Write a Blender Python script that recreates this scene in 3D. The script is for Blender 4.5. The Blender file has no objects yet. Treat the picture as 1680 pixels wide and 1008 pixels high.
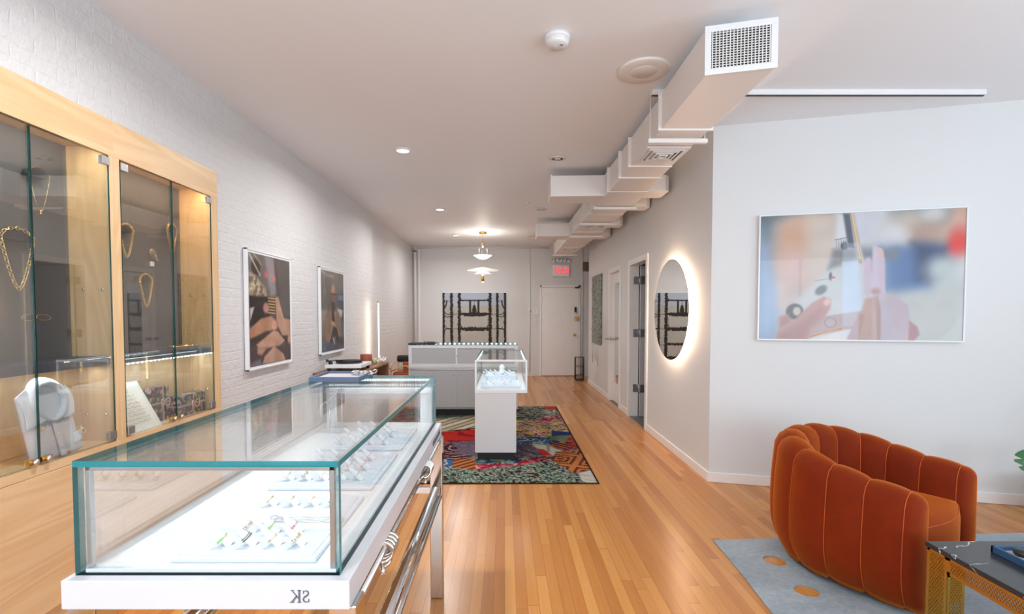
import bpy, math, random
import numpy as np
from mathutils import Vector, Matrix, geometry
R = math.radians
random.seed(7)
sc = bpy.context.scene
COL = sc.collection

# ------------------------------------------------------------ camera
F_PX, TILT, PX, PY, H = 800.0, R(2.0), 828.0, 544.0, 1.43
cam_d = bpy.data.cameras.new('camera'); cam = bpy.data.objects.new('camera', cam_d); COL.objects.link(cam)
cam.location = (0, 0, H); cam.rotation_euler = (R(90) - TILT, 0, 0)
cam_d.sensor_fit = 'HORIZONTAL'; cam_d.sensor_width = 36.0
cam_d.lens = 36.0 * F_PX / 1680.0
cam_d.shift_x = (840 - PX) / 1680.0; cam_d.shift_y = (PY - 504) / 1680.0
cam_d.clip_start = 0.03
sc.camera = cam

# ------------------------------------------------------------ world, exposure
w = bpy.data.worlds.new('world'); sc.world = w; w.use_nodes = True
w.node_tree.nodes['Background'].inputs[0].default_value = (0.80, 0.90, 1.0, 1)
w.node_tree.nodes['Background'].inputs[1].default_value = 1.2
vs = sc.view_settings
vs.view_transform = 'Standard'; vs.look = 'None'; vs.gamma = 1.0; vs.exposure = 0.12
try: vs.use_curve_mapping = False
except Exception: pass
try:
    sc.cycles.transparent_max_bounces = 32
    sc.cycles.max_bounces = 10; sc.cycles.diffuse_bounces = 5; sc.cycles.glossy_bounces = 5
    sc.cycles.sample_clamp_indirect = 6.0
    sc.cycles.caustics_reflective = False; sc.cycles.caustics_refractive = False
except Exception: pass

def area(name, loc, rot, sx, sy, power, color=(1, 1, 1), spread=None):
    d = bpy.data.lights.new(name, 'AREA'); d.shape = 'RECTANGLE'; d.size = sx; d.size_y = sy
    d.energy = power; d.color = color
    if spread: d.spread = R(spread)
    o = bpy.data.objects.new(name, d); COL.objects.link(o); o.location = loc; o.rotation_euler = rot
    return o
# daylight from unseen windows, front and right, tilted up to brighten the ceiling
area('daylight_front_window', (-0.35, -2.42, 1.65), (R(122), 0, 0), 2.3, 2.1, 94, (0.77, 0.90, 1.0))
area('daylight_front_window', (2.75, -2.42, 1.65), (R(122), 0, 0), 2.3, 2.1, 106, (0.77, 0.90, 1.0))
area('daylight_side_window', (4.72, 0.6, 1.6), (R(122), 0, R(90)), 2.4, 1.9, 66, (0.76, 0.89, 1.0))
CANS = [(-0.97, 4.71, True), (-0.965, 7.32, True), (-0.965, 9.72, True), (0.53, 4.95, False), (0.545, 7.32, False), (0.548, 9.8, False),
        (-0.97, 2.1, True), (-0.97, -0.4, True)]  # last two: fill lamps added out of view
for (x, y, on) in CANS:
    if on:
        area('downlight_lamp', (x, y, 2.972), (0, 0, 0), 0.085, 0.085, 27, (1.0, 0.97, 0.94), 165)

# ------------------------------------------------------------ helpers
def ray(u, v):
    a = u - PX; b = PY - v; c, s = math.cos(TILT), math.sin(TILT)
    return (a, b * s + F_PX * c, b * c - F_PX * s)
def at(u, v, x=None, y=None, z=None):
    """point of the room, on a known plane, that a pixel of the photograph looks at"""
    d = ray(u, v)
    if x is not None: t = x / d[0]
    elif y is not None: t = y / d[1]
    else: t = (z - H) / d[2]
    return Vector((d[0] * t, d[1] * t, H + d[2] * t))

def lin(c):
    return tuple(((k / 255.0) / 12.92 if k <= 10 else ((k / 255.0 + 0.055) / 1.055) ** 2.4) for k in c)

class NT:
    def __init__(s, name):
        s.m = bpy.data.materials.new(name); s.m.use_nodes = True
        s.t = s.m.node_tree; s.t.nodes.clear()
        s.out = s.t.nodes.new('ShaderNodeOutputMaterial')
    def n(s, typ, ins=None, **kw):
        k = s.t.nodes.new(typ)
        for a, b in kw.items(): setattr(k, a, b)
        for a, b in (ins or {}).items():
            if isinstance(b, bpy.types.NodeSocket): s.t.links.new(b, k.inputs[a])
            else: k.inputs[a].default_value = b
        return k
    def math(s, op, a, b=0.0, c=0.0):
        return s.n('ShaderNodeMath', {0: a, 1: b, 2: c}, operation=op).outputs[0]
    def obj(s): return s.n('ShaderNodeTexCoord').outputs['Object']
    def pos(s): return s.n('ShaderNodeNewGeometry').outputs['Position']
    def mapv(s, v, scale=(1, 1, 1), loc=(0, 0, 0), rot=(0, 0, 0)):
        return s.n('ShaderNodeMapping', {'Vector': v, 'Scale': scale, 'Location': loc, 'Rotation': rot}).outputs[0]
    def noise(s, v, scale, detail=3, rough=0.5, dist=0.0):
        return s.n('ShaderNodeTexNoise', {'Vector': v, 'Scale': scale, 'Detail': detail, 'Roughness': rough, 'Distortion': dist}).outputs[0]
    def ramp(s, f, stops, interp='LINEAR'):
        k = s.n('ShaderNodeValToRGB', {0: f}); r = k.color_ramp; r.interpolation = interp
        while len(r.elements) < len(stops): r.elements.new(0.5)
        for e, (p, c) in zip(r.elements, stops):
            e.position = p; e.color = (*lin(c), 1)
        return k.outputs[0]
    def mix(s, f, a, b, mode='MIX'):
        k = s.n('ShaderNodeMix', {0: f}, data_type='RGBA', blend_type=mode)
        for i, q in ((6, a), (7, b)):
            if isinstance(q, bpy.types.NodeSocket): s.t.links.new(q, k.inputs[i])
            else: k.inputs[i].default_value = (*q, 1) if len(q) == 3 else q
        return k.outputs[2]
    def bump(s, h, strength=0.3, dist=0.01):
        return s.n('ShaderNodeBump', {'Height': h, 'Strength': strength, 'Distance': dist}).outputs[0]
    def bsdf(s, **kw):
        names = {'base': 'Base Color', 'rough': 'Roughness', 'metal': 'Metallic', 'normal': 'Normal', 'coat': 'Coat Weight',
                 'sheen': 'Sheen Weight', 'sheenr': 'Sheen Roughness', 'sheent': 'Sheen Tint', 'spec': 'Specular IOR Level',
                 'em': 'Emission Color', 'ems': 'Emission Strength', 'trans': 'Transmission Weight', 'alpha': 'Alpha', 'ior': 'IOR', 'coatr': 'Coat Roughness'}
        ins = {}
        for a, b in kw.items():
            if a in ('base', 'sheent', 'em') and isinstance(b, tuple): b = (*b, 1)
            ins[names[a]] = b
        k = s.n('ShaderNodeBsdfPrincipled', ins)
        s.t.links.new(k.outputs[0], s.out.inputs[0]); return k
    def done(s, sh=None):
        if sh is not None: s.t.links.new(sh, s.out.inputs[0])
        return s.m

def plain(name, rgb, rough=0.5, metal=0.0, var=0.04, vscale=6.0, **kw):
    t = NT(name); c = lin(rgb)
    nz = t.noise(t.obj(), vscale, 2)
    b = t.mix(nz, tuple(k * (1 - var) for k in c), tuple(min(1, k * (1 + var)) for k in c))
    t.bsdf(base=b, rough=rough, metal=metal, **kw); return t.done()

M = {}
def wallpaint(name, rgb, bump=0.05):
    t = NT(name); n1 = t.noise(t.pos(), 90, 3)
    b = t.mix(t.noise(t.pos(), 0.9, 2), lin(rgb), tuple(k * 0.965 for k in lin(rgb)))
    t.bsdf(base=b, rough=0.55, normal=t.bump(n1, bump, 0.003), spec=0.3); return t.done()
M['wall'] = wallpaint('white_wall_paint', (217, 218, 219))
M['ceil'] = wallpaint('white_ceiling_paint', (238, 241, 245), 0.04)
M['trim'] = plain('white_trim_paint', (234, 232, 230), 0.35)
M['duct'] = plain('white_duct_paint', (232, 228, 225), 0.42, var=0.03, vscale=2)
M['white'] = plain('white_satin', (226, 227, 230), 0.3)
M['apron'] = plain('white_lacquer', (203, 204, 209), 0.3)
M['offwhite'] = plain('offwhite_plastic', (222, 220, 214), 0.4)
# painted brick, bricks laid in the Y-Z plane
t = NT('white_painted_brick'); p = t.pos()
sx = t.n('ShaderNodeSeparateXYZ', {0: p}); cv = t.n('ShaderNodeCombineXYZ', {0: sx.outputs[1], 1: sx.outputs[2], 2: 0.0}).outputs[0]
wob = t.noise(p, 5, 3); wv = t.n('ShaderNodeVectorMath', {0: cv, 1: t.n('ShaderNodeCombineXYZ', {0: t.math('MULTIPLY', wob, 0.03), 1: t.math('MULTIPLY', wob, 0.02), 2: 0.0}).outputs[0]}, operation='ADD').outputs[0]
bk = t.n('ShaderNodeTexBrick', {'Vector': wv, 'Scale': 1.0, 'Mortar Size': 0.007, 'Mortar Smooth': 1.0, 'Brick Width': 0.21, 'Row Height': 0.068,
        'Color1': (1, 1, 1, 1), 'Color2': (0.93, 0.93, 0.93, 1), 'Mortar': (0, 0, 0, 1)})
hh = t.math('ADD', t.math('MULTIPLY', bk.outputs['Color'], 0.23), t.math('ADD', t.math('MULTIPLY', t.noise(p, 20, 5, 0.65), 1.3), t.math('MULTIPLY', t.noise(p, 70, 2), 0.15)))
t.bsdf(base=t.mix(t.noise(p, 1.3, 3), lin((214, 214, 216)), lin((206, 205, 206))), rough=0.5, spec=0.35, normal=t.bump(hh, 0.55, 0.012)); M['brick'] = t.done()
# oak strip floor, strips run along Y
t = NT('oak_strip_floor'); p = t.pos(); sx = t.n('ShaderNodeSeparateXYZ', {0: p})
X, Y = sx.outputs[0], sx.outputs[1]; W = 0.057
row = t.math('FLOOR', t.math('DIVIDE', X, W)); fx = t.math('FRACT', t.math('DIVIDE', X, W))
rr = t.n('ShaderNodeTexWhiteNoise', {'W': row}, noise_dimensions='1D').outputs[0]
yy = t.math('DIVIDE', t.math('ADD', Y, t.math('MULTIPLY', rr, 7.0)), t.math('ADD', 1.0, t.math('MULTIPLY', rr, 0.8)))
pid = t.math('FLOOR', yy); fy = t.math('FRACT', yy)
wn = t.n('ShaderNodeTexWhiteNoise', {'Vector': t.n('ShaderNodeCombineXYZ', {0: row, 1: pid, 2: 0.0}).outputs[0]}, noise_dimensions='3D')
gv = t.n('ShaderNodeCombineXYZ', {0: t.math('MULTIPLY', X, 42.0), 1: t.math('ADD', t.math('MULTIPLY', Y, 1.6), t.math('MULTIPLY', wn.outputs[0], 40.0)), 2: t.math('MULTIPLY', wn.outputs[0], 9.0)}).outputs[0]
gr = t.noise(gv, 1.0, 5, 0.6, 0.6); gr2 = t.noise(gv, 5.0, 2, 0.5)
tone = t.math('ADD', t.math('MULTIPLY', wn.outputs[0], 0.62), t.math('MULTIPLY', gr, 0.42))
col = t.ramp(tone, [(0.05, (162, 98, 46)), (0.4, (188, 124, 62)), (0.68, (202, 140, 74)), (0.98, (214, 158, 92))])
col = t.mix(t.math('MULTIPLY', gr2, 0.22), col, lin((150, 92, 50)))
ex = t.math('MINIMUM', fx, t.math('SUBTRACT', 1.0, fx)); ey = t.math('MULTIPLY', t.math('MINIMUM', fy, t.math('SUBTRACT', 1.0, fy)), 14.0)
seam = t.math('LESS_THAN', t.math('MINIMUM', ex, ey), 0.018)
col = t.mix(t.math('MULTIPLY', seam, 0.55), col, lin((96, 56, 30)))
t.bsdf(base=col, rough=t.math('ADD', 0.19, t.math('MULTIPLY', t.noise(p, 2.2, 3), 0.12)), spec=0.5, normal=t.bump(t.math('SUBTRACT', t.math('MULTIPLY', t.noise(p, 9, 2), 0.5), t.math('MULTIPLY', seam, 0.5)), 0.10, 0.004))
M['floor'] = t.done()

def wood(name, c1, c2, axis='Z', scale=1.0, rough=0.42, fig=1.0):
    """axis = grain direction"""
    t = NT(name); p = t.obj()
    s = {'X': (0.9, 9, 9), 'Y': (9, 0.9, 9), 'Z': (9, 9, 0.9)}[axis]
    v = t.mapv(p, tuple(k * scale for k in s))
    n = t.noise(v, 0.55, 2, 0.5, 0.4)
    wv = t.math('SINE', t.math('MULTIPLY', n, 58.0 * fig))
    fine = t.noise(t.mapv(p, tuple(k * 7 * scale for k in s)), 1.0, 3)
    f = t.math('ADD', t.math('MULTIPLY', wv, 0.22), t.math('ADD', 0.22, t.math('MULTIPLY', fine, 0.55)))
    t.bsdf(base=t.mix(f, lin(c1), lin(c2)), rough=rough, normal=t.bump(fine, 0.05, 0.002)); return t.done()
M['ash_z'] = wood('ash_wood_upright', (226, 196, 156), (206, 168, 122), 'Z')
M['ash_y'] = wood('ash_wood_lengthwise', (228, 198, 158), (208, 170, 124), 'Y')
M['ash_in'] = wood('ash_veneer_inside', (221, 190, 144), (194, 156, 106), 'Z', 0.8, 0.45, 1.4)
M['walnut'] = wood('brown_wood', (150, 104, 70), (108, 70, 44), 'Y')
M['paleframe'] = wood('pale_wood_frame', (205, 170, 130), (176, 138, 98), 'Z')
M['felt'] = plain('charcoal_felt', (72, 71, 74), 0.9, var=0.08, vscale=40)
M['felt_dark'] = plain('dark_charcoal_felt', (36, 37, 43), 0.9, var=0.08, vscale=40)
M['shelf'] = plain('slate_blue_grey_leatherette', (58, 63, 76), 0.55, var=0.05)
M['gold'] = plain('polished_gold', (236, 206, 140), 0.18, 1.0, var=0.02)
M['silver'] = plain('polished_silver', (225, 225, 228), 0.15, 1.0, var=0.02)
M['steel'] = plain('polished_steel', (214, 211, 208), 0.10, 1.0, var=0.02)
M['alu'] = plain('brushed_aluminium', (188, 188, 190), 0.32, 1.0, var=0.04)
M['brass'] = plain('satin_brass', (205, 160, 84), 0.3, 1.0, var=0.04)
M['hinge'] = plain('satin_hinge_metal', (186, 186, 188), 0.35, 1.0)
M['lam'] = plain('pale_grey_laminate', (205, 205, 207), 0.45, var=0.015)
M['lam2'] = plain('grey_laminate', (184, 184, 186), 0.45, var=0.02)
M['black'] = plain('black_base', (16, 17, 20), 0.5)
M['blacksatin'] = plain('black_satin', (26, 26, 28), 0.35)
M['dark'] = plain('painted_shade', (30, 28, 27), 0.8)  # flat dark colour standing in for shade in openings and gaps
M['deck'] = plain('white_display_deck', (226, 230, 234), 0.25, var=0.01)
M['tray'] = plain('white_leatherette_tray', (207, 215, 226), 0.4, var=0.01)
M['cone'] = plain('white_ring_cone', (232, 235, 240), 0.45, var=0.01)
M['bluebox'] = plain('slate_blue_leatherette', (80, 97, 124), 0.5, var=0.05)
M['bluebox2'] = plain('deep_blue_leatherette', (44, 80, 112), 0.5, var=0.05)
M['greyvelvet'] = plain('grey_velvet_pad', (176, 174, 178), 0.9)
M['doorgrey'] = plain('grey_blue_door_paint', (192, 194, 200), 0.4)
M['leather'] = plain('tan_leather', (150, 78, 34), 0.5, var=0.1)
M['terracotta'] = plain('rust_cylinder', (156, 84, 62), 0.6, var=0.08)
M['candle'] = plain('pale_green_wax', (196, 200, 158), 0.5)
M['crystal'] = plain('white_crystal', (238, 228, 222), 0.2, var=0.08, vscale=30)
M['shirt'] = plain('white_shirt_cotton', (196, 202, 212), 0.8, var=0.02, sheen=0.3)
M['card'] = plain('cream_card', (236, 234, 226), 0.6)
M['red'] = plain('gem_pink', (226, 120, 170), 0.15)
M['green'] = plain('gem_green', (150, 200, 120), 0.15)
M['ribbon'] = plain('dusty_pink_ribbon', (196, 164, 156), 0.4)
M['pebble'] = plain('warm_grey_metal', (120, 108, 92), 0.4, 0.6)
M['ledgelgrey'] = plain('lettering_grey', (92, 96, 108), 0.5)
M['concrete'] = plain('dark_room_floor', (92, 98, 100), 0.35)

def emis(name, rgb, strength):
    t = NT(name); t.n('ShaderNodeEmission'); e = t.t.nodes[-1]
    e.inputs[0].default_value = (*lin(rgb), 1); e.inputs[1].default_value = strength
    return t.done(e.outputs[0])
M['led'] = emis('cool_led', (225, 250, 255), 9)
M['led_soft'] = emis('cool_led_soft', (225, 248, 255), 4)
M['led_warm'] = emis('warm_led', (255, 214, 170), 9)
M['led_halo'] = emis('warm_halo_led', (255, 214, 176), 58)
M['lampglass'] = emis('lit_lamp_lens', (255, 248, 238), 7)
M['exitred'] = emis('exit_sign_red', (255, 40, 56), 2.2)
M['bulb'] = emis('warm_bulb', (255, 200, 150), 6)

def glass(name, tint, refl=1.0):
    t = NT(name)
    fr = t.n('ShaderNodeFresnel', {0: 1.45}).outputs[0]
    tr = t.n('ShaderNodeBsdfTransparent', {0: (*tint, 1)}); gl = t.n('ShaderNodeBsdfGlossy', {0: (1, 1, 1, 1), 'Roughness': 0.0})
    mx = t.n('ShaderNodeMixShader', {0: t.math('MULTIPLY', fr, refl), 1: tr.outputs[0], 2: gl.outputs[0]})
    return t.done(mx.outputs[0])
M['glass'] = glass('clear_glass', (0.985, 0.995, 0.992), 0.45)
M['glass_top'] = glass('clear_glass_top', (0.975, 0.99, 0.99), 0.6)
M['glass_cab'] = glass('cabinet_glass', (0.985, 0.99, 0.975), 0.36)
def edge(name, rgb, a):
    t = NT(name)
    b = t.n('ShaderNodeBsdfPrincipled', {'Base Color': (*lin(rgb), 1), 'Roughness': 0.15})
    tr = t.n('ShaderNodeBsdfTransparent', {0: (0.55, 0.85, 0.85, 1)})
    mx = t.n('ShaderNodeMixShader', {0: a, 1: tr.outputs[0], 2: b.outputs[0]}); return t.done(mx.outputs[0])
M['edge'] = edge('green_glass_edge', (30, 122, 130), 0.9)
M['edge_dark'] = edge('dark_green_glass_edge', (18, 66, 62), 0.9)
t = NT('mirror_silvering'); t.bsdf(base=(0.86, 0.87, 0.86), metal=1.0, rough=0.005); M['mirror'] = t.done()
t = NT('door_mirror'); t.bsdf(base=(0.72, 0.72, 0.72), metal=1.0, rough=0.03); M['mirror2'] = t.done()
t = NT('frosted_lamp_glass'); t.bsdf(base=(0.95, 0.95, 0.93), rough=0.4, em=(1.0, 0.95, 0.88), ems=0.9); M['opal'] = t.done()
t = NT('clear_lamp_disc')
tr = t.n('ShaderNodeBsdfTransparent'); df = t.n('ShaderNodeBsdfPrincipled', {'Base Color': (0.98, 0.98, 0.98, 1), 'Roughness': 0.15, 'Emission Color': (1, 0.97, 0.92, 1), 'Emission Strength': 0.35})
t.done(t.n('ShaderNodeMixShader', {0: 0.45, 1: tr.outputs[0], 2: df.outputs[0]}).outputs[0]); M['disc'] = t.m
# velvet, bright edge sheen mixed into the base colour
t = NT('rust_orange_velvet'); p = t.obj()
n1 = t.noise(p, 7, 4, 0.6); n2 = t.noise(t.mapv(p, (1, 1, 0.5)), 2.5, 3)
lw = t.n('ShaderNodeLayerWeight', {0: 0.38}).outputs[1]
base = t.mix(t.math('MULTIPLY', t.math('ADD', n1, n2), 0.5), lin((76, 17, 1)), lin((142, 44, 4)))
edge_sheen = t.mix(t.math('MULTIPLY', t.math('POWER', lw, 2.0), 0.8), base, lin((222, 120, 36)))
t.bsdf(base=edge_sheen, rough=0.75, sheen=0.16, sheenr=0.35, sheent=lin((255, 150, 60)), spec=0.15, normal=t.bump(t.noise(p, 200, 2), 0.05, 0.001)); M['velvet'] = t.done()
M['seam_sheen'] = plain('orange_seam_sheen', (190, 84, 24), 0.7)  # lighter orange for the light that the velvet catches along its seams
# marble
t = NT('black_marble'); p = t.obj()
v = t.noise(p, 1.1, 5, 0.6, 1.6); vein = t.math('LESS_THAN', t.math('ABSOLUTE', t.math('SUBTRACT', v, 0.5)), 0.0035)
msk = t.math('GREATER_THAN', t.noise(p, 3.0, 2), 0.52)
b = t.mix(t.math('MULTIPLY', vein, msk), t.mix(t.noise(p, 6, 4), lin((30, 31, 34)), lin((52, 54, 58))), lin((196, 194, 190)))
t.bsdf(base=b, rough=0.22, spec=0.5); M['marble'] = t.done()
# perforated brass sheet (round holes in staggered rows)
t = NT('perforated_brass'); p = t.obj(); sx = t.n('ShaderNodeSeparateXYZ', {0: p})
hz = t.math('ADD', sx.outputs[0], sx.outputs[1]); P = 0.0112
r_ = t.math('DIVIDE', sx.outputs[2], P * 0.86); ri = t.math('FLOOR', r_)
cx = t.math('SUBTRACT', t.math('FRACT', t.math('ADD', t.math('DIVIDE', hz, P), t.math('MULTIPLY', t.math('MODULO', ri, 2.0), 0.5))), 0.5)
cy = t.math('SUBTRACT', t.math('FRACT', r_), 0.5)
d2 = t.math('ADD', t.math('MULTIPLY', cx, cx), t.math('MULTIPLY', cy, cy))
hole = t.math('LESS_THAN', d2, 0.125)
b = t.n('ShaderNodeBsdfPrincipled', {'Base Color': (*lin((212, 160, 66)), 1), 'Metallic': 1.0, 'Roughness': 0.34})
tr = t.n('ShaderNodeBsdfTransparent')
t.done(t.n('ShaderNodeMixShader', {0: hole, 1: b.outputs[0], 2: tr.outputs[0]}).outputs[0]); M['perf'] = t.m
M['goldframe'] = plain('gold_metal_frame', (214, 164, 76), 0.32, 1.0, var=0.03)
# grey hide rug
t = NT('grey_hide'); p = t.pos()
f = t.math('ADD', t.math('MULTIPLY', t.noise(p, 2.5, 5, 0.6, 0.5), 0.7), t.math('MULTIPLY', t.noise(p, 45, 3), 0.3))
t.bsdf(base=t.ramp(f, [(0.3, (104, 117, 126)), (0.5, (132, 144, 152)), (0.7, (160, 171, 178))]), rough=0.85, sheen=0.3, normal=t.bump(f, 0.4, 0.004)); M['hide'] = t.done()
# patterned gift wrap
t = NT('leaf_pattern_wrap'); p = t.obj()
v1 = t.n('ShaderNodeTexVoronoi', {'Vector': t.mapv(p, (1, 1, 0.6)), 'Scale': 75.0})
t.bsdf(base=t.ramp(t.n('ShaderNodeSeparateXYZ', {0: v1.outputs['Color']}).outputs[0], [(0, (34, 40, 52)), (0.3, (70, 96, 84)), (0.5, (204, 178, 180)), (0.62, (128, 52, 66)), (0.75, (150, 160, 132)), (0.9, (50, 48, 60))], 'CONSTANT'), rough=0.5); M['wrap'] = t.done()
t = NT('mottled_grey_green'); p = t.obj()
t.bsdf(base=t.ramp(t.noise(p, 14, 5, 0.7, 1.5), [(0.3, (58, 64, 60)), (0.48, (120, 126, 118)), (0.6, (158, 164, 156)), (0.75, (90, 92, 88))]), rough=0.35, metal=0.3, normal=t.bump(t.noise(p, 22, 4), 0.8, 0.02)); M['relief'] = t.done()
M['leaf'] = plain('glossy_green_leaf', (40, 104, 58), 0.3, var=0.25, vscale=12)
M['leafvein'] = plain('pale_leaf_patch', (176, 202, 168), 0.4)
def vcol(name, rough=0.5, spec=0.4, coat=0.0):
    t = NT(name); a = t.n('ShaderNodeVertexColor', layer_name='paint').outputs[0]
    t.bsdf(base=a, rough=rough, spec=spec, coat=coat, coatr=0.02); return t.done()
M['photo'] = vcol('photo_print_under_acrylic', 0.35, 0.5, 0.25)
M['canvas'] = vcol('printed_canvas', 0.7, 0.2)
M['rugpile'] = vcol('rug_pile', 0.95, 0.05)

class MB:
    def __init__(s): s.v = []; s.f = []; s.mi = []; s.sm = []
    def add(s, vs, fs, mi=0, smooth=False):
        o = len(s.v); s.v += [tuple(k) for k in vs]; s.f += [tuple(i + o for i in f) for f in fs]
        s.mi += [mi] * len(fs) if isinstance(mi, int) else list(mi); s.sm += [smooth] * len(fs); return s
    def box(s, x0, x1, y0, y1, z0, z1, mi=0):
        vs = [(x, y, z) for z in (z0, z1) for y in (y0, y1) for x in (x0, x1)]
        return s.add(vs, [(0, 2, 3, 1), (4, 5, 7, 6), (0, 1, 5, 4), (2, 6, 7, 3), (0, 4, 6, 2), (1, 3, 7, 5)], mi)
    def obox(s, c, ax, ay, az, mi=0):
        """oriented box: centre and three half-extent vectors"""
        c, ax, ay, az = map(Vector, (c, ax, ay, az))
        vs = [c + ax * i + ay * j + az * k for k in (-1, 1) for j in (-1, 1) for i in (-1, 1)]
        return s.add(vs, [(0, 2, 3, 1), (4, 5, 7, 6), (0, 1, 5, 4), (2, 6, 7, 3), (0, 4, 6, 2), (1, 3, 7, 5)], mi)
    def pane(s, x0, x1, y0, y1, z0, z1, thin):
        """glass sheet: broad faces material 0, edges material 1"""
        e = {'x': (1, 1, 1, 1, 0, 0), 'y': (1, 1, 0, 0, 1, 1), 'z': (0, 0, 1, 1, 1, 1)}[thin]
        vs = [(x, y, z) for z in (z0, z1) for y in (y0, y1) for x in (x0, x1)]
        return s.add(vs, [(0, 2, 3, 1), (4, 5, 7, 6), (0, 1, 5, 4), (2, 6, 7, 3), (0, 4, 6, 2), (1, 3, 7, 5)], list(e))
    def tube(s, pts, r, n=8, mi=0, closed=False, caps=True):
        P = [Vector(p) for p in pts]; L = len(P); rs = r if isinstance(r, (list, tuple)) else [r] * L
        vs = []; up = None
        for i in range(L):
            a = P[(i - 1) % L] if (closed or i > 0) else P[i]; b = P[(i + 1) % L] if (closed or i < L - 1) else P[i]
            d = (b - a); d = d.normalized() if d.length > 1e-9 else Vector((0, 0, 1))
            if up is None:
                up = Vector((0, 0, 1)) if abs(d.z) < 0.9 else Vector((1, 0, 0))
            u = (up - d * up.dot(d)); u = u.normalized() if u.length > 1e-6 else d.orthogonal().normalized()
            up = u; v = d.cross(u)
            for k in range(n):
                q = 2 * math.pi * k / n; vs.append(P[i] + (u * math.cos(q) + v * math.sin(q)) * rs[i])
        fs = []
        for i in range(L if closed else L - 1):
            j = (i + 1) % L
            for k in range(n): fs.append((i * n + k, i * n + (k + 1) % n, j * n + (k + 1) % n, j * n + k))
        s.add(vs, fs, mi, True)
        if caps and not closed:
            o = len(s.v) - len(vs)
            s.f.append(tuple(o + k for k in reversed(range(n)))); s.f.append(tuple(o + (L - 1) * n + k for k in range(n)))
            s.mi += [mi, mi]; s.sm += [False, False]
        return s
    def lathe(s, prof, c=(0, 0, 0), n=32, mi=0, M4=None, smooth=True):
        vs = []
        for (r, z) in prof:
            for k in range(n):
                q = 2 * math.pi * k / n; p = Vector((r * math.cos(q), r * math.sin(q), z))
                if M4 is not None: p = M4 @ p
                vs.append(p + Vector(c))
        fs = [(i * n + k, i * n + (k + 1) % n, (i + 1) * n + (k + 1) % n, (i + 1) * n + k) for i in range(len(prof) - 1) for k in range(n)]
        return s.add(vs, fs, mi, smooth)
    def prism(s, pts, ax, mi=0):
        """extrude a planar polygon (3-D points) along vector ax"""
        n = len(pts); P = [Vector(p) for p in pts]; A = Vector(ax)
        tris = geometry.tessellate_polygon([P]); vs = P + [p + A for p in P]
        fs = [tuple(t) for t in tris] + [tuple(i + n for i in reversed(t)) for t in tris] + [(i, (i + 1) % n, (i + 1) % n + n, i + n) for i in range(n)]
        return s.add(vs, fs, mi)
    def build(s, name, mats, parent=None, bevel=0.0, seg=2, local=False, fix=True, flat=False):
        if flat: s.sm = [False] * len(s.sm)
        me = bpy.data.meshes.new(name)
        off = Vector((0, 0, 0))
        if parent is not None and not local:
            q = parent
            while q is not None: off += q.location; q = q.parent
        org = Vector((0, 0, 0))
        if parent is None and not local:      # own object: origin at the base of its box
            a = np.array(s.v); org = Vector(((a[:, 0].min() + a[:, 0].max()) / 2, (a[:, 1].min() + a[:, 1].max()) / 2, a[:, 2].min()))
            off = org
        me.from_pydata([(p[0] - off.x, p[1] - off.y, p[2] - off.z) for p in s.v], [], s.f)
        for m_ in (mats if isinstance(mats, (list, tuple)) else [mats]): me.materials.append(m_)
        me.polygons.foreach_set('material_index', s.mi); me.polygons.foreach_set('use_smooth', s.sm); me.update()
        if fix:
            import bmesh
            b = bmesh.new(); b.from_mesh(me); bmesh.ops.recalc_face_normals(b, faces=b.faces); b.to_mesh(me); b.free()
        o = bpy.data.objects.new(name, me); COL.objects.link(o)
        if parent is not None: o.parent = parent
        else: o.location = org
        if bevel > 0:
            md = o.modifiers.new('bevel', 'BEVEL'); md.width = bevel; md.segments = seg; md.limit_method = 'ANGLE'; md.angle_limit = R(40)
        return o

def tag(o, label, cat, group=None, kind=None):
    o['label'] = label; o['category'] = cat
    if group: o['group'] = group
    if kind: o['kind'] = kind
    return o
def thing(name, label, cat, loc=(0, 0, 0), rz=0.0, group=None):
    o = bpy.data.objects.new(name, None); COL.objects.link(o); o.empty_display_size = 0.05
    o.location = loc; o.rotation_euler = (0, 0, rz); return tag(o, label, cat, group)
def struct(mb, name, mat, label=None, bevel=0.0):
    o = mb.build(name, mat, None, bevel); o['kind'] = 'structure'
    if label: o['label'] = label
    return o
def copy_tree(o, parent=None):
    c = o.copy(); COL.objects.link(c); c.parent = parent
    for ch in [k for k in bpy.data.objects if k.parent == o]: copy_tree(ch, c)
    return c
def kid(mb, name, mat, parent, **kw): return mb.build(name, mat, parent, **kw)
def circ(c, r, n=24, ax=(1, 0, 0), ay=(0, 1, 0), ry=None):
    c, ax, ay = Vector(c), Vector(ax), Vector(ay); ry = ry or r
    return [c + ax * r * math.cos(2 * math.pi * k / n) + ay * ry * math.sin(2 * math.pi * k / n) for k in range(n)]
#==BODY==
# ============================================================ the room
XL, XL2, XR, YF, CE = -2.07, -2.12, 1.745, 11.30, 3.0
def angY(x): return 4.13 - 0.248 * (x - XR)
struct(MB().box(-2.4, 5.0, -2.7, 11.6, -0.12, 0.0), 'floor', M['floor'])
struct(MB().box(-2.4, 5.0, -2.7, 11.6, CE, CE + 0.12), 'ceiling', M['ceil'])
CA0, CA1 = 1.67, 3.49            # built-in cabinets along the left wall
mb = MB().box(XL - 0.3, XL, -2.6, CA0, 0, CE).box(XL - 0.3, XL, CA1, 7.66, 0, CE).box(XL - 0.3, XL, CA0, CA1, 2.437, CE).box(XL - 0.35, XL - 0.28, CA0, CA1, 0, 2.437).box(XL2 - 0.25, XL2, 7.66, 11.5, 0, CE)
struct(mb, 'wall_left', M['brick'], 'white painted brick wall along the left')
mb = MB().box(XL - 0.2, 3.2, YF, YF + 0.15, 0, CE)
struct(mb, 'wall_far', M['wall'])
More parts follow.
